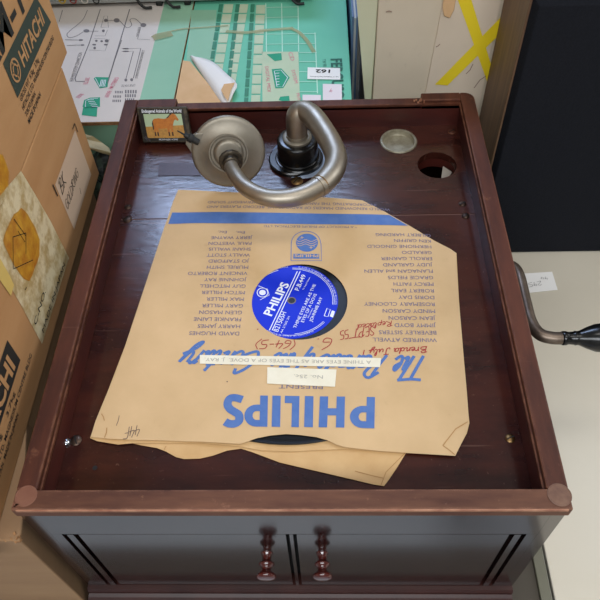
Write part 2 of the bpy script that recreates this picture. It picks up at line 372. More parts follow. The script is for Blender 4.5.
t = thing('side_table', 'olive table with a shade-darkened top under the wooden gramophone and the cardboard cartons', 'table', (-.2, .4, -LIFT))
XE = .222
obj('table_top', bx((-1.0, -.046, TZ - .03), (XE - .003, 1.3, TZ - .0005)), M['tableshade'], t, bevel=.001)
obj('edge_strip', bx((XE - .013, -.046, TZ + .0001), (XE - .003, .40, TZ + .003)), M['tableolive'], t, bevel=.0008)
for x in (-.95, .16):
    for y in (.0, 1.2): obj('leg', bx((x, y, -LIFT), (x + .045, y + .045, TZ - .03)), M['steel'], t)
t = thing('display_table', 'pale beige laminate table on the right under the black speaker', 'table', (.7, .4, -LIFT))
obj('table_top', bx((XE, -.5, TZ - .03), (1.4, 1.3, TZ - .0004)), M['tablelight'], t, bevel=.001)
for x in (XE + .05, 1.3):
    for y in (-.45, 1.2): obj('leg', bx((x, y, -LIFT), (x + .045, y + .045, TZ - .03)), M['steel'], t)

# ------------------------------------------------------------------ gramophone
W = .355; HW = W / 2; D = .431; RW = .0138; HZ = -.030; BW = .1755
G = thing('gramophone', 'old dark mahogany tabletop gramophone without lid, record lying on its deck', 'gramophone', (0, .215, TZ))
# rim: four rails, mitred look by thin worn edges
RH = .011
bm = bmesh.new(); prism(bm, [(-HW, 0, -RH), (HW, 0, -RH), (HW, RW * 1.0, -RH), (-HW, RW, -RH)], (0, 0, RH))
obj('front_rail', bm, M['rimfront'], G, bevel=.0012)
bm = bmesh.new(); box(bm, (-HW + .0035, .0006, -.0022), (HW - .003, -.0004, -.0002)); obj('worn_edge', bm, M['wear'], G, label='pale worn edge of the front rail')
for sx in (-1, 1):
    xa, xb = sorted((sx * HW, sx * (HW - RW)))
    bm = bmesh.new()
    if sx == 1:   # rounded back right corner
        P = [(xa, RW, -RH), (xb, RW, -RH), (xb, D - .010, -RH)] + [(xb - .010 + .010 * math.cos(a), D - .010 + .010 * math.sin(a), -RH) for a in [math.pi / 2 * k / 6 for k in range(1, 7)]] + [(xa, D, -RH)]
        prism(bm, P, (0, 0, RH))
    else: box(bm, (xa, RW, -RH), (xb, D, 0))
    obj('side_rail', bm, M['rim'], G, bevel=.0012)
    # inner moulding line and inner wall
    xi = sx * (HW - RW); xo = sx * (HW - RW + .003)
    a, b = sorted((xi, xo))
    obj('inner_wall', bx((a, RW, HZ), (b, D - RW, -RH)), M['inner'], G)
    a, b = sorted((sx * (HW - RW - .0012), sx * (HW - RW)))
    obj('inner_bead', bx((a, RW + .0002, -.0065), (b, D - RW, -.0045)), M['rim'], G)
obj('inner_wall', bx((-HW + RW + .0, RW - .003, HZ), (HW - RW, RW, -RH)), M['inner'], G)
YB = D - RW
obj('inner_wall', bx((-HW + RW, YB, HZ), (HW - RW, YB + .003, -.006)), M['inner'], G)
xl = at(176, 104, 2, 0).x; xr = at(422, 100, 2, 0).x
obj('back_rail', bx((-HW + RW, YB, -.009), (xl, D, 0)), M['rim'], G, bevel=.001)
obj('back_rail', bx((xr, YB + .0022, -.009), (HW - RW, D, 0)), M['rim'], G, bevel=.001)
obj('back_rail', bx((xr, YB, -.009), (HW - RW, YB + .0022, -.0035)), M['rim'], G)
obj('back_rail', bx((xl, YB, -.009), (xr, D - .0035, -.003)), M['rim'], G, bevel=.0008, label='lower middle stretch of the back rail where the lid was hinged')
bm = bmesh.new()
for k in range(9):
    x = xr - .008 + .0018 * k * (1 if k < 5 else .9); y = YB + .001 + random.uniform(0, .007)
    box(bm, (x, y, -.0035), (x + random.uniform(.001, .003), y + random.uniform(.001, .003), -.0008 + random.uniform(-.001, .0006)))
obj('splintered_notch', bm, M['wear'], G, label='splintered pale wood beside the right hinge recess')
# round plug at the front right corner, worn glue at front left
pc = at(559.5, 495, 2, 0)
bm = bmesh.new(); lathe(bm, (pc.x, pc.y, -.0002), (0, 0, 1), [(0, .0076), (.0005, .0076), (.0006, .0071), (.0004, .0069), (.0004, 0)], 36)
obj('corner_plug', bm, mat('plug_wood', (118, 86, 66), .55, col2=(92, 60, 46), scale=140), G, smooth=True, label='round greyish plug in the front right corner')
pl_ = at(26, 496, 2, 0); bm = bmesh.new(); lathe(bm, (pl_.x, pl_.y, -.0002), (0, 0, 1), [(0, .0072), (.0004, .0072), (.0005, .0067), (.0003, .0065), (.0003, 0)], 36)
for k in range(12):
    q = at(random.uniform(12, 17), random.uniform(503, 509.5), 2, .0001); box(bm, (q.x, q.y, -.0004), (q.x + random.uniform(.0008, .002), q.y + random.uniform(.0005, .0012), .0003))
obj('corner_wear', bm, mat('corner_wear', (124, 82, 62), .6, col2=(112, 68, 50), scale=90), G, label='rubbed round plug in the front left corner')

# deck board with an open hole, rear and front piece with a seam
SEAM = .2885
hc = at(437, 165, 2, HZ); HR = .0190; dc = at(398.5, 141.5, 2, HZ); DR = .0172
def plate_with_holes(x0, x1, y0, y1, z0, z1, holes):
    bm = bmesh.new()
    for z in (z0, z1):
        edges = []
        def loop(pts):
            vs = [bm.verts.new(q) for q in pts]
            for i in range(len(vs)): edges.append(bm.edges.new((vs[i], vs[(i + 1) % len(vs)])))
        loop([(x0, y0, z), (x1, y0, z), (x1, y1, z), (x0, y1, z)])
        for (cx, cy, r) in holes: loop([(cx + r * math.cos(a * math.pi / 24), cy + r * math.sin(a * math.pi / 24), z) for a in range(48)])
        bmesh.ops.triangle_fill(bm, use_beauty=True, use_dissolve=False, edges=edges)
    def wall(pts):
        n = len(pts)
        for i in range(n):
            a, b = pts[i], pts[(i + 1) % n]
            bm.faces.new([bm.verts.new(q) for q in ((*a, z0), (*b, z0), (*b, z1), (*a, z1))])
    wall([(x0, y0), (x1, y0), (x1, y1), (x0, y1)])
    for (cx, cy, r) in holes: wall([(cx + r * math.cos(a * math.pi / 24), cy + r * math.sin(a * math.pi / 24)) for a in range(48)])
    bmesh.ops.remove_doubles(bm, verts=bm.verts[:], dist=1e-6)
    return bm
XI = HW - RW + .0028
obj('deck_board', plate_with_holes(-XI, XI, SEAM + .0006, YB + .0028, HZ - .008, HZ, [(hc.x, hc.y, HR), (dc.x, dc.y, DR)]), M['deck'], G, label='rear piece of the deck with an open round hole')
sp = Vector((-.0025, .188, 0))
obj('deck_board', bx((-XI, RW - .0028, HZ - .008), (XI, SEAM - .0006, HZ - .0002)), M['deck'], G)
obj('deck_batten', bx((-XI, SEAM - .012, HZ - .016), (XI, SEAM + .012, HZ - .0085)), M['inner'], G)
bm = bx((-.165, SEAM - .0006, HZ - .003), (.165, SEAM + .0006, HZ - .0004)); obj('deck_seam', bm, mat('seam_dust', (100, 70, 60), .8), G)
# needle dish
bm = bmesh.new(); lathe(bm, (dc.x, dc.y, HZ), (0, 0, 1), [(.0003, DR + .0016), (.0016, DR + .0009), (.0018, DR), (.0014, DR - .0012), (-.0030, DR - .0016), (-.0040, DR - .0024), (-.0040, 0)], 44)
obj('needle_dish', bm, mat('dish_metal', (176, 170, 150), .5, .6, col2=(134, 126, 106), scale=120), G, smooth=True)
# things seen through the hole
bm = bmesh.new(); hexa(bm, [at(443, 166, 2, -.045), at(452, 172, 2, -.045), at(447, 180, 2, -.045), at(441, 180, 2, -.045)], [at(443, 166, 2, -.043), at(452, 172, 2, -.043), at(447, 180, 2, -.043), at(441, 180, 2, -.043)])
obj('paper_scrap', bm, mat('dull_scrap', (150, 140, 128), .9), G, label='pale scrap visible inside the round hole')
bm = bmesh.new(); lathe(bm, (hc.x, hc.y, HZ - .0086), (0, 0, 1), [(-.010, HR + .004), (-.010, HR + .0004), (0, HR + .0004), (0, HR + .004)], 44)
obj('hole_collar', bm, M['inner'], G, smooth=True)
# screws
def screw(px, py, r=.0034, m=None, z=HZ, name='screw', ang=.6, parent=G, h=.0016):
    c = at(px, py, 2, z); b = bmesh.new()
    lathe(b, (c.x, c.y, z - .0001), (0, 0, 1), [(0, r), (.0005, r), (h * .7, r * .8), (h, r * .4), (h, 0)], 20)
    o = obj(name, b, m or M['steelscrew'], parent, smooth=True)
    b = bmesh.new(); dx = math.cos(ang) * r * .85; dy = math.sin(ang) * r * .85; nx = -math.sin(ang) * .0003; ny = math.cos(ang) * .0003
    hexa(b, [(c.x - dx - nx, c.y - dy - ny, z + h * .5), (c.x + dx - nx, c.y + dy - ny, z + h * .5), (c.x + dx + nx, c.y + dy + ny, z + h * .5), (c.x - dx + nx, c.y - dy + ny, z + h * .5)],
         [(c.x - dx - nx, c.y - dy - ny, z + h + .0002), (c.x + dx - nx, c.y + dy - ny, z + h + .0002), (c.x + dx + nx, c.y + dy + ny, z + h + .0002), (c.x - dx + nx, c.y - dy + ny, z + h + .0002)])
    obj('screw_slot', b, M['groove'], o)
screw(451.5, 132, .0038, M['rim']); screw(462.5, 204, .0036); screw(465.5, 216, .0036, ang=1.2)
screw(128, 207, .0034, ang=.1); screw(127.5, 219.5, .0042, ang=1.); screw(510, 438.5, .0034, M['brass'], ang=.4)
screw(76, 440.5, .0042, ang=2.); screw(65.5, 443, .0038, M['chrome'], ang=1.4, h=.003)
screw(297, 181, .0060, M['brass'], h=.002, ang=.9)
c = at(95, 468, 2, HZ); bm = bmesh.new(); lathe(bm, (c.x, c.y, HZ - .0002), (0, 0, 1), [(.0004, .0018), (.0004, 0)], 16); obj('screw_hole', bm, M['groove'], G)
bm = bmesh.new(); prism(bm, [at(159, 163.5, 2, HZ), at(199, 163.5, 2, HZ), at(201, 176, 2, HZ), at(158, 176, 2, HZ)], (0, 0, .0006))
obj('metal_plate', bm, mat('plate', (58, 42, 42), .35, .4, col2=(44, 30, 32), scale=200), G, label='thin dark metal plate at the back left of the deck')

# body: sides, back, bottom, front with two doors
BZ = -.1703; FY = .0012
for sx in (-1, 1):
    a, b = sorted((sx * BW, sx * (BW - .0087))); obj('side_panel', bx((a, FY, BZ), (b, D - .004, -RH - .0002)), M['body'], G)
obj('back_panel', bx((-BW + .0088, D - .0105, BZ), (BW - .0088, D - .004, -RH - .0002)), M['body'], G)
obj('bottom_panel', bx((-BW + .0088, FY + .0095, BZ), (BW - .0088, D - .0106, BZ + .01)), M['dark'], G)
obj('front_frame', bx((-BW + .0088, FY, -.0475), (BW - .0088, FY + .0090, -RH - .0002)), M['body'], G)
for sx in (-1, 1):
    a, b = sorted((sx * (BW - .0088), sx * .1595)); obj('front_frame', bx((a, FY, BZ), (b, FY + .0090, -.0477)), M['body'], G)
DT = -.0481; DB = -.1685
def door(x0, x1, kx):
    d = obj('door', bx((x0, FY, DB), (x1, FY + .009, DT)), M['body'], G)
    WL[d.name] = WL[G.name]
    z = at(266 if kx < 0 else 321.5, 553, 1, FY).z; b = bmesh.new()
    lathe(b, (kx, FY, z), (0, -1, 0), [(t_ * .80, r_ * .92) for t_, r_ in ((-.0002, .0048), (.0008, .0048), (.0016, .0038), (.0060, .0035), (.0075, .0042), (.0090, .0060), (.0105, .0062), (.0120, .0046), (.0140, .0034), (.0160, .0040), (.0178, .0062), (.0196, .0076), (.0212, .0078), (.0228, .0064), (.0236, .0040), (.0238, 0))], 28)
    obj('knob', b, M['knob'], d, smooth=True, angle=80)
# doors, grooves beside their stiles as dark routed gaps
door(-.1480, -.0040, -.0196); door(.0035, .1480, .0208)
obj('centre_stile', bx((-.0015, FY, BZ), (.0010, FY + .009, -.0481)), M['body'], G)
for sx in (-1, 1):
    a, b = sorted((sx * .1515, sx * .1560)); obj('side_bead', bx((a, FY - .0002, BZ), (b, FY + .009, -.0481)), M['body'], G)
obj('groove_back', bx((-.159, FY + .0090, BZ + .011), (.159, FY + .0094, -.046)), M['groove'], G)
# plinth
bm = bmesh.new()
prof = [(-.0000, BZ - .0003), (-.0030, BZ - .001), (-.0045, BZ - .004), (-.0048, BZ - .008), (-.0075, BZ - .0095), (-.0120, BZ - .013), (-.0140, BZ - .019), (-.0140, TZ + .0003)]
Yb = D - .004
loops = []
for (o_, z_) in prof:
    k = -o_
    loops.append([bm.verts.new(q) for q in ((-BW - k * .12, FY - k, z_), (BW + k * .12, FY - k, z_), (BW + k * .12, Yb, z_), (-BW - k * .12, Yb, z_))])
for A, B in zip(loops, loops[1:]):
    for i in range(4): bm.faces.new((A[i], A[(i + 1) % 4], B[(i + 1) % 4], B[i]))
bm.faces.new(loops[0]); bm.faces.new(loops[-1][::-1])
obj('plinth', bm, mat('plinth_wood', (62, 32, 27), .4, spec=.3, col2=(42, 20, 18), scale=20, scratch=.3), G)

# crank
CZ = -.054
bm = bmesh.new()
tube(bm, catmull([Vector((.176, .247, CZ)), Vector((.186, .247, CZ)), Vector((.1950, .244, CZ)), Vector((.1985, .233, CZ)), Vector((.1985, .205, CZ)), Vector((.1990, .184, CZ)), Vector((.2035, .1710, CZ)), Vector((.2130, .1665, CZ)), Vector((.2260, .1660, CZ))], 8), .0053, 18)
crank = obj('crank', bm, M['iron'], G, smooth=True, angle=80)
bm = bmesh.new()
lathe(bm, (.2215, .1660, CZ), (1, 0, 0), [(-.0005, .0052), (0, .0060), (.0030, .0060), (.0042, .0054), (.0060, .0053), (.0095, .0056), (.0105, .0062), (.0118, .0058), (.014, .0062), (.0200, .0090), (.0270, .0116), (.0350, .0125), (.0440, .0120), (.0540, .0096), (.0620, .0070), (.0670, .0066), (.0715, .0076), (.0750, .0060), (.0765, 0)], 36)
obj('crank_handle', bm, M['bakelite'], crank, smooth=True, angle=80, label='glossy black turned crank handle')
bm = bmesh.new(); lathe(bm, (BW, .247, CZ), (1, 0, 0), [(0, .011), (.0012, .011), (.002, .008), (.002, .0046)], 28); obj('crank_escutcheon', bm, M['brass'], G, smooth=True)

# ---- tone arm
cup = at(299, 166, 2, -.027); cx, cy = cup.x, cup.y + .012
bm = bmesh.new()  # flange plate, oval with ear
lathe(bm, (cx, cy, HZ), (0, 0, 1), [(0, .0238), (.0040, .0238), (.0052, .0228), (.0056, .0205), (.0056, 0)], 48)
arm_base = obj('tone_arm_base', bm, M['bakelite'], G, smooth=True)
bm = bmesh.new(); lathe(bm, (cx - .0060, cy - .0010, HZ - .0001), (0, 0, 1), [(0, .0242), (.0032, .0242), (.0044, .0230), (.0044, 0)], 48)
obj('base_gasket', bm, M['bakelite'], arm_base, smooth=True)
bm = bmesh.new(); lathe(bm, (cx + .0030, cy + .0050, HZ - .0001), (0, 0, 1), [(0, .0320), (.0006, .0320), (.0009, .0315), (.0009, 0)], 48)
obj('base_disc', bm, mat('disc_blue_grey', (150, 166, 190), .35, .5), arm_base, smooth=True, label='pale blue-grey disc under the black base')  # flat pale blue-grey disc around the tone arm base
bm = bmesh.new()
lathe(bm, (cx - .001, cy, HZ), (0, 0, 1), [(.0054, .0206), (.0065, .0208), (.0072, .0200), (.0240, .0198), (.0258, .0194), (.0268, .0184), (.0272, .0170), (.0272, 0)], 48)
obj('base_cup', bm, M['bakelite'], arm_base, smooth=True)
bm = bmesh.new()
lathe(bm, (cx - .0010, cy, HZ), (0, 0, 1), [(.0274, .0140), (.0295, .0140), (.0305, .0125), (.0305, .0095)], 40)
lathe(bm, (cx - .0010, cy, HZ), (0, 0, 1), [(.0300, .0108), (.0330, .0104), (.0332, 0)], 40)
obj('swivel_ring', bm, M['metal2'], arm_base, smooth=True)
ZA = .026
def T(px, py, z): return at(px, py, 2, z)
# thick outer arm: rises from the cup, elbow, runs to the right and back down to the joint
P1 = [Vector((cx - .001, cy, HZ + .030)), Vector((cx - .001, cy + .0005, -.001 + .006)), T(297, 116, .022), T(304, 111.5, ZA + .001), T(314, 118, ZA + .002), T(326, 135, ZA + .001), T(333.5, 149, ZA), T(336, 160, ZA), T(332.5, 172, ZA), T(323, 183.5, ZA), T(318, 187, ZA)]
def thick(t):
    return .0100 - .0008 * t + .0004 * math.sin(t * 3)
bm = bmesh.new(); tube(bm, catmull(P1, 10), thick, 32); 
arm = obj('tone_arm', bm, M['metal'], G, smooth=True, angle=60); WL[arm.name] = WL[G.name]
P2 = [T(326, 181, ZA), T(317, 187.5, ZA), T(305, 194, ZA), T(290, 198, ZA), T(273, 198.5, ZA), T(258, 194.5, ZA), T(244, 186, ZA), T(236, 176, ZA - .002), T(231, 167, ZA - .007)]
bm = bmesh.new(); tube(bm, catmull(P2, 10), lambda t: .0088 - .0026 * t, 32)
obj('gooseneck', bm, M['metal'], arm, smooth=True, angle=60)
bm = bmesh.new(); j0 = T(321, 185, ZA); jd = (T(318, 187, ZA) - T(324.5, 182, ZA)).normalized()
lathe(bm, j0, jd, [(-.0010, .0086), (-.0008, .0096), (.0004, .0096), (.0006, .0086)], 32); obj('arm_joint_ring', bm, M['brass'], arm, smooth=True)
# sound box
sc_ = T(228.5, 152.5, .0085)
nrm = (CAM_P - sc_).normalized(); nrm = (nrm - (ROT @ Vector((0, 1, 0))) * .36).normalized()
bm = bmesh.new()
lathe(bm, sc_, nrm, [(-.0070, 0), (-.0070, .0280), (-.0060, .0315), (-.0040, .0336), (-.0010, .0340), (.0004, .0332), (.0009, .0318), (.0012, .0300), (.0024, .0190), (.0034, .0182), (.0034, .0168), (.0024, .0160), (.0024, .0140), (.0040, .0130), (.0052, .0118), (.0056, .0100), (.0056, 0)], 64)
sb = obj('sound_box', bm, M['metal2'], arm, smooth=True, angle=50); WL[sb.name] = WL[G.name]
hub = T(232, 164, .0085); ax = (P2[-2] * .5 + T(240, 175, ZA) * .5 - hub).normalized()
hub = sc_ + (hub - sc_) * .62
bm = bmesh.new()
lathe(bm, hub, (nrm * 1.0 + Vector((0.1, -.35, 0))).normalized(), [(.0030, .0112), (.0062, .0108), (.0068, .0092), (.0068, .0078), (.0095, .0076), (.0115, .0072), (.0122, .006)], 14)
obj('hub_collar', bm, mat('collar_metal', (92, 82, 68), .4, .8, col2=(44, 40, 34), scale=260), arm, smooth=True, angle=25)
# needle bracket at the upper left edge of the sound box
a_, u_, v_ = frame_of(nrm)
def onrim(px, py, k): 
    d = (T(px, py, .0085) - sc_); d = d - nrm * d.dot(nrm); return sc_ + d + nrm * k
bm = bmesh.new()
hexa(bm, [onrim(x, y, -.004) for x, y in ((203, 131), (197, 137), (189, 128), (198, 117), (205, 117), (204, 122))], [onrim(x, y, .0015) for x, y in ((203, 131), (197, 137), (189, 128), (198, 117), (205, 117), (204, 122))])
obj('needle_holder', bm, M['metal2'], arm, bevel=.0006)
bm = bmesh.new(); pA = onrim(200, 131, .003); pB = onrim(189, 118, .004)
lathe(bm, pA, pB - pA, [(0, .0028), (.006, .0030), (.0065, .0040), (.0105, .0040), (.011, .0026), (.0145, .0020), (.015, .0009), (.0215, .0005), (.022, 0)], 16)
obj('needle_screw', bm, M['rubber'], arm, smooth=True)
bm = bmesh.new()
hexa(bm, [onrim(x, y, -.006) for x, y in ((193, 136), (197, 152), (191, 150), (187, 136), (188, 128))], [onrim(x, y, -.0025) for x, y in ((193, 136), (197, 152), (191, 150), (187, 136), (188, 128))])
obj('needle_lever', bm, M['metal2'], arm, bevel=.0005)

# ------------------------------------------------------------------ records in sleeves
ZS = -.0262                     # top paper of the upper sleeve where it is flat
RC = Vector((-.0025, .1880, 0))
def bulge(x, y):
    r = math.hypot(x - RC.x, y - RC.y)
    t_ = min(1, max(0, (.150 - r) / .030)); t_ = t_ * t_ * (3 - 2 * t_)
    return ZS - .0014 + .0016 * t_ + .00018 * math.sin(x * 60 + y * 33) * math.sin(y * 71 - x * 20) + .0001 * math.sin(x * 190 + 1) * (1 - t_)
def sheet(poly_px, hole_c, hole_r, zf, thick_, rings=26, zp=ZS):
    """paper sheet: outline from pixels, open centre hole, height from zf"""
    P = [at(x, y, 2, zp) for x, y in poly_px]
    ang = set(k * 2 * math.pi / 200 for k in range(200))
    for q in P: ang.add(math.atan2(q.y - hole_c.y, q.x - hole_c.x) % (2 * math.pi))
    ang = sorted(ang); bm = bmesh.new(); R_ = []
    for a in ang:
        d = Vector((math.cos(a), math.sin(a))); best = None
        for i in range(len(P)):
            A = P[i].xy - hole_c.xy; B = P[(i + 1) % len(P)].xy - hole_c.xy; e = B - A
            den = d.x * e.y - d.y * e.x
            if abs(den) < 1e-12: continue
            t_ = (A.x * e.y - A.y * e.x) / den; s_ = (A.x * d.y - A.y * d.x) / den
            if t_ > 0 and -1e-6 <= s_ <= 1 + 1e-6: best = t_ if best is None else min(best, t_)
        R_.append((d, best or hole_r))
    top = []; 
    for d, R in R_:
        row = []
        for k in range(rings + 1):
            r = hole_r + (R - hole_r) * k / rings; x = hole_c.x + d.x * r; y = hole_c.y + d.y * r
            row.append((bm.verts.new((x, y, zf(x, y))), bm.verts.new((x, y, zf(x, y) - thick_))))
        top.append(row)
    n = len(top)
    for i in range(n):
        A, B = top[i], top[(i + 1) % n]
        for k in range(rings):
            bm.faces.new((A[k][0], A[k + 1][0], B[k + 1][0], B[k][0])); bm.faces.new((A[k][1], B[k][1], B[k + 1][1], A[k + 1][1]))
        bm.faces.new((A[rings][0], A[rings][1], B[rings][1], B[rings][0]))
        if hole_r > 0.0005: bm.faces.new((A[0][0], B[0][0], B[0][1], A[0][1]))
    if hole_r <= 0.0005: bmesh.ops.remove_doubles(bm, verts=bm.verts[:], dist=.0001)
    return bm
front_px = [(90, 436), (95, 420), (104, 398), (114, 374), (125, 345), (139, 305), (154, 258), (167, 218), (173, 200), (178, 188.5), (240, 191.5), (300, 195.5), (362, 200), (385, 211.5), (410, 225.5), (434, 239.5), (451, 248), (456.5, 252), (457, 268), (459, 300), (463, 345), (467, 390), (469.5, 422), (467, 432), (455.5, 455), (430, 453.5), (408, 452), (380, 450), (345, 446.5), (337, 444.5), (329, 440.5), (316, 437), (300, 435), (286, 434), (270, 435.5), (257, 438), (247, 441.5), (240, 443.5), (200, 441), (160, 439.5), (134, 439), (110, 438)]
hole_c = at(299.6, 300.5, 2, ZS)
S1 = thing('record_sleeve', 'upper tan paper record sleeve with blue lettering and a round centre hole', 'record sleeve', (0, .19, -.0295))
fr = obj('front_sheet', sheet(front_px, hole_c, .0396, bulge, .00025), M['kraft'], S1, smooth=True, angle=60); WL[fr.name] = WL[S1.name]
back_px = [(90, 438), (97, 441), (118, 444.5), (134, 443), (160, 443), (200, 443), (240, 446.5), (262, 450.5), (290, 451.5), (320, 450), (345, 449), (408, 453), (455, 455.5), (467, 433), (469.5, 423), (465, 380), (459, 300), (456.5, 253), (430, 240), (385, 213), (362, 201), (300, 196.5), (240, 192.5), (179, 190), (165, 225), (125, 346)]
obj('back_sheet', sheet(back_px, RC, .0004, lambda x, y: -.0285, .0003, rings=8, zp=-.0285), M['kraft2'], S1, smooth=True, angle=60)
zt = lambda x, y: bulge(x, y) + .0003
def A_(px, py): return at(px, py, 2, ZS)
down = Vector((.05, -1, 0))       # the lettering stands upside down for the viewer
UPV = A_(300, 420) - A_(300, 400)
def tx(b, s, p0, p1, h, **k): text(b, s, A_(*p0), A_(*p1), UPV, h, zf=zt, **k)
# big blue print
b = b_word = bmesh.new()
LET = {'P': ([(0, 0, .34, 1), (.33, .79, .50, 1), (.33, .30, .50, .51)], []), 'H': ([(0, 0, .33, 1), (.67, 0, 1, 1), (.3, .39, .7, .62)], []),
       'I': ([(0, 0, 1, 1)], []), 'L': ([(0, 0, .5, 1), (.4, 0, 1, .24)], []), 'S': ([], [([(.92, .86), (.70, .92), (.42, .92), (.20, .82), (.22, .64), (.45, .54), (.68, .45), (.82, .30), (.72, .12), (.45, .08), (.05, .14)], .25)])}
for ch, xa, xb in (('P', 375, 351), ('H', 345, 320), ('I', 313.5, 305), ('L', 299.5, 285), ('I', 280.8, 272.5), ('P', 268, 245.5), ('S', 243.5, 224.5)):
    yb = 397.3 - (375 - xa) * .012; A = A_(xa, yb); U = A_(xb, yb - .3) - A; Vv = A_(xa - .6, yb + 31) - A; hgt = Vv.length
    def lm(x, y):
        q = A + U * x + Vv * y; q.z = zt(q.x, q.y); return q
    for (x0, y0, x1, y1) in LET[ch][0]:
        for k in range(10):
            ya, yc = y0 + (y1 - y0) * k / 10, y0 + (y1 - y0) * (k + 1) / 10
            b.faces.new([b.verts.new(lm(*q)) for q in ((x0, ya), (x1, ya), (x1, yc), (x0, yc))])
    if ch == 'P':
        for k in range(14):
            a0, a1 = -math.pi / 2 + math.pi * k / 14, -math.pi / 2 + math.pi * (k + 1) / 14
            b.faces.new([b.verts.new(lm(.49 + rx * math.cos(a), .65 + ry * math.sin(a))) for a, rx, ry in ((a0, .52, .35), (a1, .52, .35), (a1, .16, .14), (a0, .16, .14))])
    for pl, wd_ in LET[ch][1]: ribbon(b, [lm(q.x, q.y) for q in catmull([Vector((x, y, 0)) for x, y in pl], 5)], wd_ * hgt * .95, (0, 0, 1))
b = b_stripe = bmesh.new()
# band
Pb = [(167, 223.5), (172.3, 212), (230, 212.5), (300, 213.5), (388, 215), (407, 224.5), (300, 224), (230, 223.5)]
nseg = 40
for i in range(nseg):
    f0, f1 = i / nseg, (i + 1) / nseg
    def lp(a, c, f): return (a[0] + (c[0] - a[0]) * f, a[1] + (c[1] - a[1]) * f)
    q = [lp((172.0, 211.5), (389.5, 215), f0), lp((172.0, 211.5), (389.5, 215), f1), lp((168, 223), (408, 225.5), f1), lp((168, 223), (408, 225.5), f0)]
    vs = []
    for x, y in q:
        v = A_(x, y); v.z = zt(v.x, v.y); vs.append(b.verts.new(v))
    b.faces.new(vs)
obj('printed_stripe', b_stripe, M['blueink'], fr, recalc=False)
obj('printed_word', b_word, M['blueink'], fr, recalc=False)
b = bmesh.new()
SC = dict(zf=zt, smooth=6, slant=.45)
script(b, 'The', A_(427, 356), A_(397, 356.5), UPV, .0215, .0024, **SC)
script(b, 'Parade', A_(388, 355.5), A_(322, 355), UPV, .0195, .0024, **SC)
script(b, 'of the', A_(316, 354), A_(276, 353.5), UPV, .0185, .0024, **SC)
script(b, 'Century', A_(262, 352), A_(186, 350), UPV, .0200, .0024, **SC)
obj('script_line', b, M['blueink'], fr, recalc=False)
b = bmesh.new()
# emblem
def arcpts(cx_, cy_, rx, ry, a0, a1, n=20): return [(cx_ + rx * math.cos(a0 + (a1 - a0) * k / n), cy_ + ry * math.sin(a0 + (a1 - a0) * k / n)) for k in range(n + 1)]
def pxline(b_, pts, wd, mi=0):
    P = [A_(x, y) for x, y in pts]
    for q in P: q.z = zt(q.x, q.y)
    ribbon(b_, P, wd, (0, 0, 1), mi)
pxline(b, [(291, 261)] + [(291.3, 244)] + arcpts(306, 243, 14.5, 11.5, math.pi, 2 * math.pi, 16) + [(321, 244), (321.6, 261), (291, 261)], .0006)
def pxpoly(b_, pts, dz=0):
    P = [A_(x, y) for x, y in pts]
    for q in P: q.z = zt(q.x, q.y) + dz
    poly(b_, P)
pxpoly(b, arcpts(307, 243, 11, 9, 0, 2 * math.pi, 28)[:-1])
pxpoly(b, [(293.5, 254), (319, 254.3), (319.3, 259), (293.3, 258.8)])
obj('crest', b, M['blueink'], fr, recalc=False)
b = bmesh.new()
text(b, 'PHILIPS', A_(318.5, 255) + Vector((0, 0, 0)), A_(294.5, 254.7), UPV, .0030, zf=lambda x, y: zt(x, y) + .00015, bold=.02)
for k, (yy, amp) in enumerate(((241, .9), (243.2, 1), (245.3, .9))):
    P = [A_(x, yy + amp * math.sin((x - 297) * .55)) for x in [297 + i for i in range(21)]]
    for q in P: q.z = zt(q.x, q.y) + .00015
    ribbon(b, P, .0006, (0, 0, 1))
for (sx_, sy_, r) in ((302, 238, 2.4), (300, 239.5, 1.2), (311, 248, 2.4), (314, 246.5, 1.4)):
    P = []
    for k in range(8):
        rr = r if k % 2 == 0 else r * .25; P.append(A_(sx_ + rr * math.cos(k * math.pi / 4), sy_ + rr * .8 * math.sin(k * math.pi / 4)))
    for q in P: q.z = zt(q.x, q.y) + .00015
    poly(b, P)
obj('crest_lettering', b, M['kraft'], fr, recalc=False)
# name columns and header
b = bmesh.new()
L1 = ['WINIFRED ATWELL', 'BEVERLEY SISTERS', 'JIMMY BOYD', 'JEAN CARSON', 'MINDY CARSON', 'ROSEMARY CLOONEY', 'DORIS DAY', 'ROBERT EARL', 'PERCY FAITH', 'GRACIE FIELDS', 'FLANAGAN and ALLEN', 'JUDY GARLAND', 'ERROLL GARNER', 'GERALDO', 'HERMIONE GINGOLD', 'KEN GRIFFIN', 'GILBERT HARDING']
L2 = ['DAVID HUGHES', 'HARRY JAMES', 'FRANKIE LAINE', 'GLEN MASON', 'GARY MILLER', 'MAX MILLER', 'MITCH MILLER', 'GUY MITCHELL', 'JOHNNIE RAY', 'VINCENT ROBERTO', 'MURIEL SMITH', 'JO STAFFORD', 'WALLY STOTT', 'SHANI WALLIS', 'PAUL WESTON', 'JERRY WAYNE']
def column(L_, p0, p1, fit, fw):
    a, c = A_(*p0), A_(*p1); V, F, x0, x1 = glyphs(fit); em = (A_(p0[0] - fw, p0[1]) - a).length / (x1 - x0)
    for i, s in enumerate(L_):
        q = a + (c - a) * (i / (len(L_) - 1)); q2 = q + (A_(200, 340) - A_(400, 341.5)).normalized() * .05
        text(b, s, q, q2, UPV, .0036, zf=zt, width=em)
column(L1, (436.5, 338.5), (430.5, 233.5), 'WINIFRED ATWELL', 64)
obj('name_column', b, M['greyblueink'], fr, recalc=False); b = bmesh.new()
column(L2, (239.5, 332), (252.5, 236.5), 'DAVID HUGHES', 50)
tx(b, 'Etc.', (245, 231.5), (236, 231.5), .003); tx(b, 'Etc.', (227, 231.2), (218, 231), .003)
obj('name_column', b, M['greyblueink'], fr, recalc=False); b = bmesh.new()
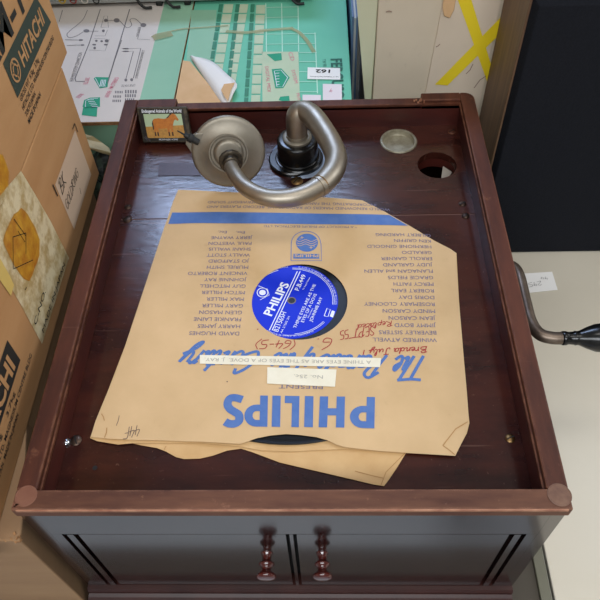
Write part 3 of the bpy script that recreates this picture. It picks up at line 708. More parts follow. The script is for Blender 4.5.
tx(b, 'WORLD RENOWNED MAKERS OF RADIOGRAMS, RECORD PLAYERS AND', (390, 208.2), (207, 205.2), .0034)
obj('printed_line', b, M['greyblueink'], fr, recalc=False); b = bmesh.new()
tx(b, 'INCORPORATING THE FAMOUS SYSTEM OF FEATHERWEIGHT SOUND', (376, 203.8), (208, 200.3), .0034)
obj('printed_line', b, M['greyblueink'], fr, recalc=False); b = bmesh.new()
tx(b, '* A PRODUCT OF PHILIPS ELECTRICAL LTD', (357, 226.5), (264, 225.5), .0026)
obj('printed_line', b, M['greyblueink'], fr, recalc=False); b = bmesh.new()
tx(b, 'PRESENT', (323, 385.6), (279, 385), .0032)
obj('printed_line', b, M['greyblueink'], fr, recalc=False)
# handwriting
b = bmesh.new()
def hw(s, p0, p1, h, wd=.0006): script(b, s, A_(*p0), A_(*p1), UPV, h, wd, zf=zt)
hw('SEPT 55', (374, 326.5), (340, 331), .0085, .0007); hw('Replaced', (392, 321), (357, 325), .005); hw('Brenda July 1', (427, 346.5), (362, 350.5), .0055, .00075)
hw('6.', (333, 338), (315, 339), .0115, .0007); hw('(64-5)', (297, 341), (257, 340), .0085, .0007)
c_ = A_(257.8, 329.6); c_.z = zt(c_.x, c_.y); poly(b, [c_ + Vector((.0006 * math.cos(k), .0006 * math.sin(k), 0)) for k in (0, 1, 2, 3, 4, 5)])
obj('red_handwriting', b, M['redink'], fr, recalc=False, label='red handwritten notes')
b = bmesh.new(); script(b, '44F', A_(140, 424), A_(124, 427), UPV, .0095, .0005, zf=zt); 
pxline(b, [(119, 415), (118, 420), (116, 425)], .0004)
c_ = A_(227.3, 382); c_.z = zt(c_.x, c_.y); poly(b, [c_ + Vector((.0006 * math.cos(k), .0006 * math.sin(k), 0)) for k in (0, 1, 2, 3, 4, 5)])
obj('pencil_note', b, M['pencil'], fr, recalc=False)
# fold marks at corners
b = bmesh.new()
for L_ in ([(104, 437), (106, 432), (106.5, 427)], [(101, 413), (103, 416), (104, 420)], [(443, 445), (456, 428), (468, 421)], [(443, 445), (449, 449), (455, 454)]): pxline(b, L_, .0007)
obj('crease', b, M['fold'], fr, recalc=False)
# typed strips
b = bmesh.new()
def slip(quad, name, words_, p0, p1, h):
    P = [A_(x, y) for x, y in quad]; bb = bmesh.new(); n = 10
    rows = []
    for k in range(n + 1):
        f = k / n; a = P[0].lerp(P[1], f); c = P[3].lerp(P[2], f)
        a.z = zt(a.x, a.y) + .0004; c.z = zt(c.x, c.y) + .0004
        rows.append([bb.verts.new(a), bb.verts.new(c), bb.verts.new(a - Vector((0, 0, .0003))), bb.verts.new(c - Vector((0, 0, .0003)))])
    for A, B in zip(rows, rows[1:]):
        for i, j in ((0, 1), (1, 3), (3, 2), (2, 0)): bb.faces.new((A[i], A[j], B[j], B[i]))
    bb.faces.new([rows[0][i] for i in (0, 1, 3, 2)]); bb.faces.new([rows[-1][i] for i in (0, 1, 3, 2)])
    o = obj(name, bb, M['paperw'], fr)
    bb = bmesh.new(); text(bb, words_, A_(*p0), A_(*p1), UPV, h, zf=lambda x, y: zt(x, y) + .0006); obj('typing', bb, M['type'], fr, recalc=False)
slip([(200, 355.5), (381, 358.7), (380, 367.8), (200, 364.2)], 'typed_strip', 'A THINE EYES ARE AS THE EYES OF A DOVE.  J. RAY.', (371, 361.5), (205, 358.5), .0030)
slip([(267.5, 367.8), (336.5, 370), (335, 387.2), (267.2, 384.2)], 'typed_strip', 'No. 25c.', (323, 376), (294, 375.2), .0030)

# record inside the upper sleeve
RT = -.0271
R1 = thing('record', 'black shellac disc with blue label showing through the hole of the upper sleeve', 'record', (RC.x, RC.y, -.0283))
bm = bmesh.new(); prof = [(-.0012, 0), (-.0012, .1258), (-.0008, .1265), (-.0002, .1265), (.0, .1258), (-.0001, .1245)]
for k in range(60): prof.append((-.0001 if k % 2 == 0 else .00005, .1230 - k * .0013))
prof += [(0, .044), (0, .0)]
lathe(bm, (RC.x, RC.y - .0035, RT), (0, 0, 1), prof, 120)
obj('disc', bm, M['vinyl'], R1, smooth=True, angle=20)
LR = .0385
bm = bmesh.new(); lathe(bm, (RC.x, RC.y, RT), (0, 0, 1), [(.00002, LR), (.00015, LR), (.00015, .0036)], 72)
lab = obj('record_label', bm, M['label'], R1, recalc=False, label='royal blue paper record label with white lettering'); WL[lab.name] = WL[R1.name]
for p_ in lab.data.polygons:
    if p_.normal.z < 0: p_.flip()
bm = bmesh.new(); lathe(bm, (RC.x, RC.y, RT), (0, 0, 1), [(.0001, .0038), (.0003, .0036), (.0003, .0030), (-.0002, .0026), (-.0002, 0)], 24)
obj('spindle_hole', bm, mat('tip_grey', (116, 104, 98), .5), R1, smooth=True)
ZL = RT + .0003
def Lp(zx, zy): return at(250 + zx / 6, 250 + zy / 6, 2, ZL)     # coordinates of the enlarged label view
b = bmesh.new()
def ltx(s, p0, p1, h, bold=0.0, up=(-1, -.45)):
    A, B = Lp(*p0), Lp(*p1); U = Lp(p0[0] + up[0] * 20, p0[1] + up[1] * 20) - A
    text(b, s, A, B, U, h, bold=bold)
ltx('PHILIPS', (128, 398), (236, 205), .0072, .028)
ltx('P.B.449', (292, 245), (336, 152), .0038, .01); ltx('B21565H', (168, 492), (218, 375), .0040, .005); ltx('AA 21565 2H', (192, 500), (240, 400), .0018)
ltx('THINE EYES ARE AS THE', (276, 470), (396, 208), .0026, .006); ltx('EYES OF A DOVE', (322, 435), (402, 265), .0026, .006); ltx('JOHNNIE RAY', (372, 432), (436, 285), .0026, .006)
ltx('with orchestra', (350, 410), (380, 350), .0014); ltx('The Song of Solomon', (322, 240), (362, 165), .0014)
for w_, off in ((.0008, 0), (.0008, 17)): ribbon(b, [Lp(116 + off, 482), Lp(284 + off, 128)], w_, (0, 0, 1))
def larc(r, a0, a1, wd, n=40):
    P = [Vector((RC.x + r * math.cos(math.radians(a0 + (a1 - a0) * k / n)), RC.y + r * math.sin(math.radians(a0 + (a1 - a0) * k / n)), ZL)) for k in range(n + 1)]; ribbon(b, P, wd, (0, 0, 1))
larc(.0353, 90, -8, .0004); larc(.0341, 90, -8, .0004); larc(.0353, -40, -100, .0004); larc(.0341, -40, -85, .0004); larc(.0378, 120, 250, .0005); larc(.0352, 110, 150, .0005)
for (r, a0, a1, s) in ((.0362, 82, -8, 'ALL RIGHTS OF THE MANUFACTURER AND OWNER OF THE RECORDED WORK RESERVED'), (.0362, 150, 95, 'UNAUTHORISED PUBLIC PERFORMANCE'), (.0366, 238, 300, 'BROADCASTING AND COPYING OF THIS RECORD PROHIBITED')):
    n = len(s)
    for i, ch in enumerate(s):
        if ch == ' ': continue
        a = math.radians(a0 + (a1 - a0) * i / n); sg = 1 if a1 < a0 else -1
        p_ = Vector((RC.x + r * math.cos(a), RC.y + r * math.sin(a), ZL)); tdir = Vector((math.sin(a), -math.cos(a), 0)) * sg
        text(b, ch, p_, p_ + tdir * .001, Vector((math.cos(a), math.sin(a), 0)) * sg, .0013, width=.0012)
P = [Lp(75 + 32 * math.cos(a), 255 + 27 * math.sin(a)) for a in [k * math.pi / 12 for k in range(25)]]; ribbon(b, P, .0007, (0, 0, 1))
P = [Lp(75 + 20 * math.cos(a), 255 + 16 * math.sin(a)) for a in [k * math.pi / 10 for k in range(20)]]; poly(b, P)
ribbon(b, [Lp(50, 215), Lp(105, 235), Lp(115, 270), Lp(60, 300)], .0005, (0, 0, 1))
ribbon(b, [Lp(445, 395), Lp(462, 350), Lp(482, 358), Lp(468, 400), Lp(445, 395)], .0006, (0, 0, 1)); poly(b, [Lp(478, 398), Lp(492, 362), Lp(510, 368), Lp(498, 405)])
obj('label_lettering', b, M['white'], lab, recalc=False)

# lower sleeve, turned a little
low_px = [(112, 436), (122, 440.5), (140, 445), (157, 448), (166, 451.5), (176, 457), (184, 459), (200, 458.5), (213, 455.5), (227, 450.5), (241, 448.5), (252, 452), (280, 462.5), (310, 469.5), (340, 476.5), (374, 484.5), (384, 486), (390, 478), (398, 466), (406.5, 452), (412, 440), (400, 300), (380, 215), (300, 210), (190, 215), (150, 300), (118, 400)]
S2 = thing('record_sleeve', 'lower tan paper sleeve poking out from under the upper one towards the front rail', 'record sleeve', (0, .18, -.0299))
lc = at(280, 330, 2, -.029)
zl = lambda x, y: -.0291 + .00006 * math.sin(x * 90) * math.sin(y * 80) - .0002
f2 = obj('sleeve_sheet', sheet(low_px, lc, .0004, zl, .00035, rings=16, zp=-.0293), M['kraft2'], S2, smooth=True, angle=60); WL[f2.name] = WL[S2.name]
b = bmesh.new()
def lowline(pts, wd):
    P = [at(x, y, 2, -.029) for x, y in pts]
    for q in P: q.z = zl(q.x, q.y) + .0002
    ribbon(b, P, wd, (0, 0, 1))
lowline([(381, 485), (386, 472), (396, 462), (405, 453)], .0006); lowline([(166, 446), (164, 450)], .0006); lowline([(355, 471), (370, 475), (383, 478)], .0006)
obj('crease', b, M['fold'], f2, recalc=False)

# ------------------------------------------------------------------ little horse tin
c0 = Vector((-.1585, .4000, HZ + .0004)); c1 = Vector((-.1090, .3990, HZ + .0004))
c3 = Vector((-.1625, .4165, .0010)); c2 = Vector((-.1112, .4165, .0010))
ux = (c1 - c0).normalized(); vy = ((c3 + c2) / 2 - (c0 + c1) / 2); vlen = vy.length; vy.normalize(); nn = ux.cross(vy).normalized(); wl = .0508; TT = .0065
o0 = c0 + nn * TT
def tp(u, v, k=0.0): return o0 + ux * (u * wl) + vy * (v * vlen) + nn * k
TIN = thing('picture_tin', 'small flat tin with a brown horse picture, propped in the deck corner', 'tin', tuple(c0))
bm = bmesh.new(); hexa(bm, [tp(0, 0, -TT), tp(1, 0, -TT), tp(1, 1, -TT), tp(0, 1, -TT)], [tp(0, 0), tp(1, 0), tp(1, 1), tp(0, 1)])
tin = obj('tin_case', bm, M['tinedge'], TIN, bevel=.0012); WL[tin.name] = WL[TIN.name]
def flat(name, pts, m, k, parent=None):
    b_ = bmesh.new(); poly(b_, [tp(u, v, k) for u, v in pts]); return obj(name, b_, m, parent or tin, recalc=False)
flat('picture_border', [(.04, .05), (.93, .05), (.93, .96), (.04, .96)], M['tinface'], .0002)
flat('picture_sky', [(.12, .45), (.88, .45), (.88, .82), (.12, .82)], M['sky_p'], .0004)
flat('picture_field', [(.12, .14), (.88, .14), (.88, .50), (.12, .46)], M['field'], .00045)
hp = [(.28, .44), (.27, .60), (.31, .68), (.40, .70), (.52, .68), (.60, .71), (.66, .79), (.71, .83), (.76, .80), (.81, .66), (.79, .62), (.74, .66), (.71, .62), (.68, .52), (.66, .42), (.655, .20), (.625, .20), (.625, .40), (.59, .40), (.585, .20), (.555, .20), (.55, .42), (.42, .40), (.37, .42), (.365, .32), (.36, .20), (.33, .20), (.335, .36), (.31, .36), (.305, .20), (.275, .20), (.285, .36)]
flat('picture_horse', hp, M['horse'], .0006)
b = bmesh.new()
poly(b, [tp(u, v, .0008) for u, v in ((.56, .70), (.61, .76), (.66, .83), (.71, .86), (.75, .83), (.70, .83), (.65, .78), (.60, .71))])
poly(b, [tp(u, v, .0008) for u, v in ((.285, .64), (.26, .55), (.262, .36), (.285, .40))])
for x in (.277, .33, .556, .626): poly(b, [tp(x, .20, .0008), tp(x + .03, .20, .0008), tp(x + .028, .31, .0008), tp(x + .004, .31, .0008)])
obj('picture_mane', b, M['mane'], tin, recalc=False)
b = bmesh.new(); text(b, 'Endangered Animals of the World', tp(.10, .86, .0006), tp(.89, .86, .0006), vy, .0030, bold=.03)
text(b, 'PRZEWALSKI HORSE', tp(.34, .075, .0006), tp(.72, .075, .0006), vy, .0014)
obj('tin_lettering', b, M['white'], tin, recalc=False)
b = bmesh.new(); poly(b, [tp(u, v, .0008) for u, v in ((.05, .16), (.09, .20), (.18, .09), (.15, .04), (.10, .06))]); obj('foil_patch', b, M['chrome'], tin, recalc=False)

# ------------------------------------------------------------------ cartons on the left
XF0 = -.180; XF = -.197; L0T = -.0313; L1T = .0886
low = thing('carton', 'plain brown carton at the bottom left, beside the gramophone front', 'carton', (-.35, .16, TZ))
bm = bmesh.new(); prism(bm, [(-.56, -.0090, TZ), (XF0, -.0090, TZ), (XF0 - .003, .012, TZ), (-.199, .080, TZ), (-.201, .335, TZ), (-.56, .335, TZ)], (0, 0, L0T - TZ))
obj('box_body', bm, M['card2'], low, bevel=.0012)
b = bmesh.new()
for k in range(26):
    x = XF0 - .0008 - abs(random.gauss(0, .0035)); y = -.0088 + abs(random.gauss(0, .0025)); s = random.uniform(.0006, .0016); z = L0T + random.uniform(-.0035, .0003)
    a = random.uniform(0, 3); P = [(x + s * math.cos(a + q), y + s * math.sin(a + q), z) for q in (0, 1.6, 3.1, 4.6)]
    hexa(b, P, [(p_[0] + random.uniform(-.0006, .0006), p_[1], p_[2] + random.uniform(.0006, .0018)) for p_ in P])
obj('torn_corner', b, M['cardedge'], low, label='frayed paler torn corner')
mid = thing('carton', 'middle brown carton with a taped yellow patch and pale sticker', 'carton', (-.38, .17, L0T))
obj('box_body', bx((-.57, -.03, L0T + .0003), (XF, .354, L1T)), M['card'], mid, bevel=.0012)
upc = thing('carton', 'topmost brown carton in the left corner with a dark maker’s name panel'.replace('’', ''), 'carton', (-.38, .2, L1T))
upc['label'] = 'topmost brown carton at the upper left with a dark green name panel'
obj('box_body', bx((-.57, .02, L1T + .0003), (XF, .3755, .30)), M['card'], upc, bevel=.0015)
EX = XF + .0003; UZ = Vector((0, 0, 1))
def yz(px, py, off=0.0): return at(px, py, 0, EX + off)
def sidepoly(pts, off=0.0, b_=None):
    b_ = b_ or bmesh.new(); poly(b_, [yz(x, y, off) for x, y in pts]); return b_
def stext(b_, s, p0, p1, h, **k):
    A = yz(*p0, .0003); B = yz(*p1, .0003); text(b_, s, A, B, UZ, h, **k)
# upper carton print
b = bmesh.new(); z0, z1 = .1252, .1535
poly(b, [(EX, .2590, z0), (EX, .3620, z0), (EX, .3500, z1), (EX, .2590, z1)])
obj('name_panel', b, M['boxink'], upc, recalc=False)
b = bmesh.new(); text(b, 'HITACHI', (EX + .0003, .2860, z0 + .0075), (EX + .0003, .3490, z0 + .0075), UZ, .0125, bold=.025)
P = [Vector((EX + .0003, .2720 + .0078 * math.cos(a), z0 + .0145 + .0078 * math.sin(a))) for a in [k * math.pi / 12 for k in range(25)]]; ribbon(b, P, .0016, (1, 0, 0))
P = [Vector((EX + .0003, .2720 + .0040 * math.cos(a), z0 + .0145 + .0040 * math.sin(a))) for a in [k * math.pi / 12 for k in range(25)]]; ribbon(b, P, .0014, (1, 0, 0))
for a in range(4):
    c_, s_ = math.cos(a * math.pi / 2), math.sin(a * math.pi / 2)
    ribbon(b, [Vector((EX + .0003, .2720 + .0036 * c_, z0 + .0145 + .0036 * s_)), Vector((EX + .0003, .2720 + .0074 * c_, z0 + .0145 + .0074 * s_))], .0016, (1, 0, 0))
obj('panel_lettering', b, M['card'], upc, recalc=False)
b = bmesh.new()
text(b, 'RM-100', (EX, .2370, z1 + .0040), (EX, .3730, z1 + .0040), UZ, .0235, bold=.02)
obj('model_lettering', b, M['blackink'], upc, recalc=False); b = bmesh.new()
text(b, 'STEREO CASSETTE RECEIVER MODEL', (EX, .20, z1 + .032), (EX, .34, z1 + .032), UZ, .006)
obj('box_lettering', b, M['blackink'], upc, recalc=False); b = bmesh.new()
for k, (s, ya, yb_) in enumerate((('GROSS WT  9.5kg   3.7kg', .2620, .3150), ('HITACHI, LTD. WAREHOUSE CENTRE BLDG', .2600, .3560), ('TOKYO JAPAN', .2600, .2880), ('MADE IN JAPAN', .2600, .2960))):
    z = z0 - .0055 - k * .0062; text(b, s, (EX, ya, z), (EX, yb_, z), UZ, .0040, bold=.01)
obj('box_lettering', b, M['blackink'], upc, recalc=False)
b = bmesh.new(); poly(b, [yz(x, y) for x, y in ((-14, 150), (3, 155), (9, 172), (8, 192), (2, 206), (-8, 214), (-24, 220))]); obj('packing_tape', b, M['glue'], upc, recalc=False, label='amber glue stain')
# middle carton: label, tape, print
b = bmesh.new(); poly(b, [(EX, .2600, -.0130), (EX, .3340, -.0145), (EX, .3340, .0380), (EX, .2600, .0400)]); obj('sticker', b, M['pinklabel'], mid, recalc=False)
b = bmesh.new(); script(b, 'BK', (EX + .0003, .2640, .0245), (EX + .0003, .2800, .0245), UZ, .0125, .0009); script(b, 'GOLDRING', (EX + .0003, .2620, .0085), (EX + .0003, .3080, .0085), UZ, .0085, .0007)
script(b, '1', (EX + .0003, .297, -.006), (EX + .0003, .300, -.006), UZ, .006, .0007)
ribbon(b, [Vector((EX + .0003, .2560, .0440)), Vector((EX + .0003, .2560, .0310))], .0016, (1, 0, 0)); 
ribbon(b, [Vector((EX + .0003, .3290, .0425)), Vector((EX + .0003, .3375, .0425)), Vector((EX + .0003, .3375, .0330))], .0013, (1, 0, 0))
obj('sticker_writing', b, M['blackink'], mid, recalc=False)
def wobble(pts, n, amp):
    out = []
    for i, p_ in enumerate(pts):
        q = pts[(i + 1) % len(pts)]
        for k in range(n):
            f = k / n; out.append((p_[0] + (q[0] - p_[0]) * f + random.uniform(-amp, amp), p_[1] + (q[1] - p_[1]) * f + random.uniform(-amp, amp)))
    return out
b = sidepoly([(21, 171), (35, 194), (51, 222), (69, 258), (57, 296), (42, 344), (21, 305), (0, 268), (-20, 240), (-20, 225), (0, 196), (8, 186)]); obj('packing_tape', b, M['tape'], mid, recalc=False, label='wrinkled clear tape band')
b = sidepoly(wobble([(22, 208), (28, 214), (36, 228), (40, 240), (39, 255), (35, 268), (29, 281), (21, 276), (14, 264), (5, 247), (3, 240), (8, 228), (14, 214)], 2, .8), .0003); obj('glue_stain', b, M['glue'], mid, recalc=False, label='amber glue stain under tape')
b = sidepoly([(0, 258), (10, 276), (14, 285), (11, 296), (0, 280), (-9, 262)], .0003); obj('glue_stain', b, mat('pale_glue', (214, 186, 106), .4), mid, recalc=False)
b = bmesh.new()
for pl in ([(13, 237), (26, 233)], [(26, 233), (26, 254)], [(13, 237), (13.5, 269)], [(13.5, 269), (33, 260)], [(14, 219), (26, 236), (25, 242), (18, 231)], [(27, 287), (25, 290)]):
    ribbon(b, [yz(x, y, .0006) for x, y in pl], .0006, (1, 0, 0))
obj('box_marks', b, M['blackink'], mid, recalc=False); b = bmesh.new()
stext(b, 'MADE IN JAPAN', (43.5, 333), (65, 265), .0040); obj('tape_lettering', b, M['blackink'], mid, recalc=False); b = bmesh.new(); stext(b, 'C-NO.', (36, 326), (46, 292), .0050)
obj('tape_lettering', b, M['blackink'], mid, recalc=False)
z0, z1 = .0085, .034
b = bmesh.new(); poly(b, [(EX, -.02, z0), (EX, .1085, z0), (EX, .1085, z1), (EX, -.02, z1)]); obj('name_panel', b, M['blackink'], mid, recalc=False)
b = bmesh.new(); text(b, 'HITACHI', (EX + .0003, .0150, z0 + .0050), (EX + .0003, .1000, z0 + .0050), UZ, .0150, bold=.035); obj('panel_lettering', b, M['card'], mid, recalc=False)
b = bmesh.new(); text(b, 'HITACHI, LTD. MAGNESIUM CENTRE BLDG', (EX, .012, -.006), (EX, .122, -.006), UZ, .0040, bold=.01)
text(b, '5.7 kg     3.7kg', (EX, .030, .0015), (EX, .085, .0015), UZ, .0038, bold=.01); text(b, 'TOKYO JAPAN  MADE IN JAPAN', (EX, .005, -.0125), (EX, .075, -.0125), UZ, .0038, bold=.01)
obj('box_lettering', b, M['blackink'], mid, recalc=False); b = bmesh.new()
text(b, 'RM-20', (EX, .010, z1 + .010), (EX, .088, z1 + .010), UZ, .020, bold=.03)
obj('model_lettering', b, M['blackink'], mid, recalc=False)

# ------------------------------------------------------------------ behind: two printed cartons lying flat
BT = -.040
SX = -.1395; YF = .447
def tz(px, py, k=0.0): return at(px, py, 2, BT + k)
wb = thing('printed_carton', 'flat white carton printed with cable diagrams and a mint stripe', 'carton', (-.35, .7, TZ))
obj('box_body', bx((-.62, YF + .002, TZ), (SX - .001, 1.05, BT - .004)), M['mint'], wb, bevel=.001)
obj('box_lid', bx((-.62, YF, BT - .0038), (SX - .001, 1.05, BT)), [M['cardedge']], wb)
b = bmesh.new(); poly(b, [(-.61, YF + .0008, BT + .0003), (SX - .040, YF + .0008, BT + .0003), (SX - .040, 1.04, BT + .0003), (-.61, 1.04, BT + .0003)]); obj('printed_panel', b, M['pwhite'], wb, recalc=False)
b = bmesh.new(); poly(b, [(SX - .040, YF + .0008, BT + .0003), (SX - .0015, YF + .0008, BT + .0003), (SX - .0015, 1.04, BT + .0003), (SX - .040, 1.04, BT + .0003)]); obj('mint_stripe', b, M['mint'], wb, recalc=False)
b = bmesh.new()
def zl6(pts, wd=.0009, sm=True, b_=None):   # coordinates of the enlarged view starting at pixel (50, 0)
    P = [tz(50 + x / 6, y / 6, .0006) for x, y in pts]
    if sm and len(P) > 2: P = catmull(P, 6)
    ribbon(b_ or b, P, wd, (0, 0, 1))
zl6([(302, 55), (235, 260), (150, 470), (155, 488), (210, 488)], sm=False, wd=.0012); zl6([(478, 55), (345, 500)], sm=False, wd=.0013); zl6([(430, 240), (350, 470)], sm=False, wd=.0008)
zl6([(225, 60), (195, 120), (125, 180), (102, 205), (115, 225), (160, 215), (200, 190)]); zl6([(235, 187), (290, 187)], sm=False); zl6([(330, 122), (390, 122)], sm=False)
zl6([(418, 125), (460, 165), (490, 150), (480, 118), (510, 112), (550, 145)]); zl6([(90, 238), (170, 240)], sm=False); zl6([(100, 272), (190, 270)], sm=False); zl6([(75, 60), (55, 130)], sm=False)
zl6([(430, 292), (545, 290), (500, 470)], sm=False); zl6([(430, 308), (500, 308), (455, 475)], sm=False); zl6([(555, 300), (515, 460)], sm=False, wd=.0006)
zl6([(545, 160), (525, 235), (600, 238)], sm=False, wd=.0006); zl6([(305, 165), (350, 165), (345, 95), (325, 95), (305, 165)], sm=False, wd=.0005); zl6([(270, 215), (330, 215), (345, 180)], sm=False, wd=.0005); zl6([(235, 300), (330, 305), (355, 235), (265, 230)], sm=False, wd=.0005)
for (x, y, rx, ry) in ((218, 185, 18, 10), (400, 122, 18, 13), (560, 150, 18, 12), (185, 240, 14, 5), (195, 270, 12, 4), (455, 292, 20, 4), (455, 308, 20, 4), (455, 480, 9, 9), (490, 478, 9, 9), (278, 245, 8, 6), (310, 247, 8, 6), (340, 245, 12, 9), (265, 268, 12, 5), (335, 268, 12, 5), (268, 288, 8, 8), (320, 185, 9, 8), (335, 122, 12, 10)):
    poly(b, [tz(50 + (x + rx * math.cos(a)) / 6, (y + ry * math.sin(a)) / 6, .0006) for a in [k * math.pi / 6 for k in range(12)]])
def zt6(s, p0, p1, h, b_, up=(-1, 0), **k):
    A = tz(50 + p0[0] / 6, p0[1] / 6, .0006); B = tz(50 + p1[0] / 6, p1[1] / 6, .0006); U = Vector((up[0], up[1], 0)); text(b_, s, A, B, U, h, **k)
zt6('HI-FI MIDI SYSTEM CONNECTION', (140, 488), (195, 315), .0045, b); zt6('SPEAKER', (530, 220), (545, 160), .003, b); zt6('STEREO VIDEO INTERCONNECT', (525, 470), (568, 300), .003, b)
obj('cable_diagram', b, M['lineink'], wb, recalc=False)
b = bmesh.new()
for s, p0, p1 in (('FULL LOGIC', (225, 505), (240, 465)), ('DIGITAL', (175, 590), (205, 565)), ('FM STEREO', (375, 535), (415, 465)), ('HIGH POWER', (350, 585), (372, 545))): zt6(s, p0, p1, .005, b, bold=.01)
obj('pink_lettering', b, M['pinkink'], wb, recalc=False)
b = bmesh.new()
for P in (((262, 470), (275, 462), (353, 464), (345, 522), (298, 530)), ((205, 600), (240, 586), (300, 583), (300, 640), (215, 655), (195, 640)), ((190, 690), (200, 640), (285, 640), (280, 700))): poly(b, [tz(50 + x / 6, y / 6, .0006) for x, y in P])
obj('green_emblem', b, M['green'], wb, recalc=False)
b = bmesh.new()
for k in range(4): ribbon(b, [tz(50 + (308 + k * 9) / 6, 478 / 6, .0009), tz(50 + (300 + k * 9) / 6, (518 - k) / 6, .0009)], .0008, (0, 0, 1))
ribbon(b, [tz(50 + x / 6, y / 6, .0009) for x, y in ((272, 468), (300, 522), (335, 516))], .0006, (0, 0, 1))
for k in range(5): ribbon(b, [tz(50 + (222 + k * 7) / 6, (600 + k * 10) / 6, .0009), tz(50 + (262 + k * 7) / 6, (598 + k * 10) / 6, .0009)], .0008, (0, 0, 1))
ribbon(b, [tz(50 + x / 6, y / 6, .0009) for x, y in ((212, 640), (214, 604), (242, 592), (288, 590))], .0006, (0, 0, 1))
obj('emblem_lines', b, M['white'], wb, recalc=False)
b = bmesh.new()
for (x, y, wx, wy) in ((450, 540, 76, 20), (390, 545, 50, 14), (450, 565, 70, 18), (380, 572, 50, 14), (450, 590, 60, 14), (375, 598, 55, 14)):
    for k in range(5): poly(b, [tz(50 + (x + wx * (k + f) / 5 * 1.0) / 6, (y + q) / 6, .0006) for f, q in ((0, 0), (.6, 0), (.6, wy), (0, wy))])
zt6('LINE MATE', (512, 505), (430, 508), .0045, b, up=(0, -1))
obj('bar_marks', b, M['lineink'], wb, recalc=False)

gb = thing('printed_carton', 'flat mint green carton with a printed grid behind the gramophone', 'carton', (-.04, .7, TZ))
GX = .0580
obj('box_body', bx((SX, YF, TZ), (GX, 1.05, BT)), M['mint2'], gb, bevel=.001)
def g6(x, y, k=.0006): return tz(250 + x / 6, y / 6, k)
def g5(x, y, k=.0006): return tz(150 + x / 6, y / 6, k)
b = bmesh.new()
poly(b, [g5(250, 60, .0003), g5(400, 60, .0003), g5(360, 640, .0003), g5(190, 640, .0003)]); obj('pale_print', b, M['mint'], gb, recalc=False)
b = bmesh.new()
for (xa, xb_, ya, yb_) in ((445, 500, 25, 620), (540, 590, 25, 620)):
    n = 10
    for k in range(n):
        y0_ = ya + (yb_ - ya) * k / n; y1_ = y0_ + (yb_ - ya) / n * .88; sh = lambda y: -(y - 25) * .165
        poly(b, [g5(xa + sh(y0_), y0_), g5(xb_ + sh(y0_), y0_), g5(xb_ + sh(y1_), y1_), g5(xa + sh(y1_), y1_)])
for k in range(10):
    y0_ = 30 + 60 * k; y1_ = y0_ + 52; sh = lambda y: -(y - 25) * .055
    poly(b, [g6(38 + sh(y0_), y0_), g6(92 + sh(y0_), y0_), g6(92 + sh(y1_), y1_), g6(38 + sh(y1_), y1_)])
poly(b, [g6(72, 310), g6(290, 310), g6(300, 620), g6(75, 620)])
obj('cream_panels', b, M['cream'], gb, recalc=False)
b = bmesh.new()
for (x0_, sl) in ((415, .165), (515, .12), (605, .07)):
    for k in range(11):
        y0_ = 25 + 56 * k; y1_ = y0_ + 46; sh = lambda y: -(y - 25) * sl
        poly(b, [g5(x0_ + sh(y0_), y0_, .0009), g5(x0_ + 24 + sh(y0_), y0_, .0009), g5(x0_ + 24 + sh(y1_), y1_, .0009), g5(x0_ + sh(y1_), y1_, .0009)])
obj('dark_dashes', b, M['green2'], gb, recalc=False)
b = bmesh.new()
for x in (95, 190, 288): ribbon(b, [g6(x, 20, .0007), g6(x + 4, 310, .0007)], .0012, (0, 0, 1))
ribbon(b, [g6(390, 195, .0007), g6(405, 560, .0007)], .0012, (0, 0, 1))
for y in (45, 105, 205, 265): ribbon(b, [g6(92, y, .0007), g6(290 if y < 150 else 395, y - 4, .0007)], .0010, (0, 0, 1))
for y in (315, 370, 430, 490, 550): ribbon(b, [g6(295, y, .0007), g6(402, y, .0007)], .0010, (0, 0, 1))
obj('grid_lines', b, mat('pale_green_line', (186, 226, 206), .6), gb, recalc=False)
b = bmesh.new()
for P in (((100, 325), (188, 318), (192, 360), (148, 366)), ((130, 415), (188, 410), (238, 465), (200, 528), (152, 530)), ((172, 600), (182, 580), (235, 575), (240, 620))): poly(b, [g6(x, y, .0009) for x, y in P])
obj('green_emblem', b, M['green'], gb, recalc=False)
b = bmesh.new(); ribbon(b, [g6(x, y, .0011) for x, y in ((146, 425), (186, 420), (226, 465), (196, 520), (162, 520), (146, 425))], .0007, (0, 0, 1))
for k in range(5): ribbon(b, [g6(152 + k * 2, 440 + 17 * k, .0011), g6(176, 438 + 17 * k, .0011)], .0010, (0, 0, 1))
obj('emblem_lines', b, M['white'], gb, recalc=False)
b = bmesh.new()
def g6t(s, p0, p1, h, up, **k): text(b, s, g6(*p0, .0009), g6(*p1, .0009), Vector(up), h, **k)
g6t('DIGITAL MIDI', (90, 400), (105, 550), .004, (1, 0, 0)); g6t('SYSTEM', (248, 420), (268, 500), .004, (1, 0, 0)); g6t('CD', (228, 315), (245, 365), .005, (1, 0, 0)); g6t('HI-FI', (278, 560), (285, 600), .004, (1, 0, 0))
obj('pink_lettering', b, M['pinkink'], gb, recalc=False)
b = bmesh.new(); g6t('FERGUSON', (486, 352), (500, 640), .0125, (1, 0, 0), bold=.03); g6t('TX 90', (432, 355), (440, 400), .004, (1, 0, 0))
obj('dark_lettering', b, mat('ferg', (30, 96, 80), .6), gb, recalc=False)
b = bmesh.new(); hexa(b, [g6(x, y, .0009) for x, y in ((346, 404), (540, 408), (542, 478), (344, 474))], [g6(x, y, .0012) for x, y in ((346, 404), (540, 408), (542, 478), (344, 474))]); st = obj('lot_sticker', b, M['tag'], gb, label='white sticker with the number 162')
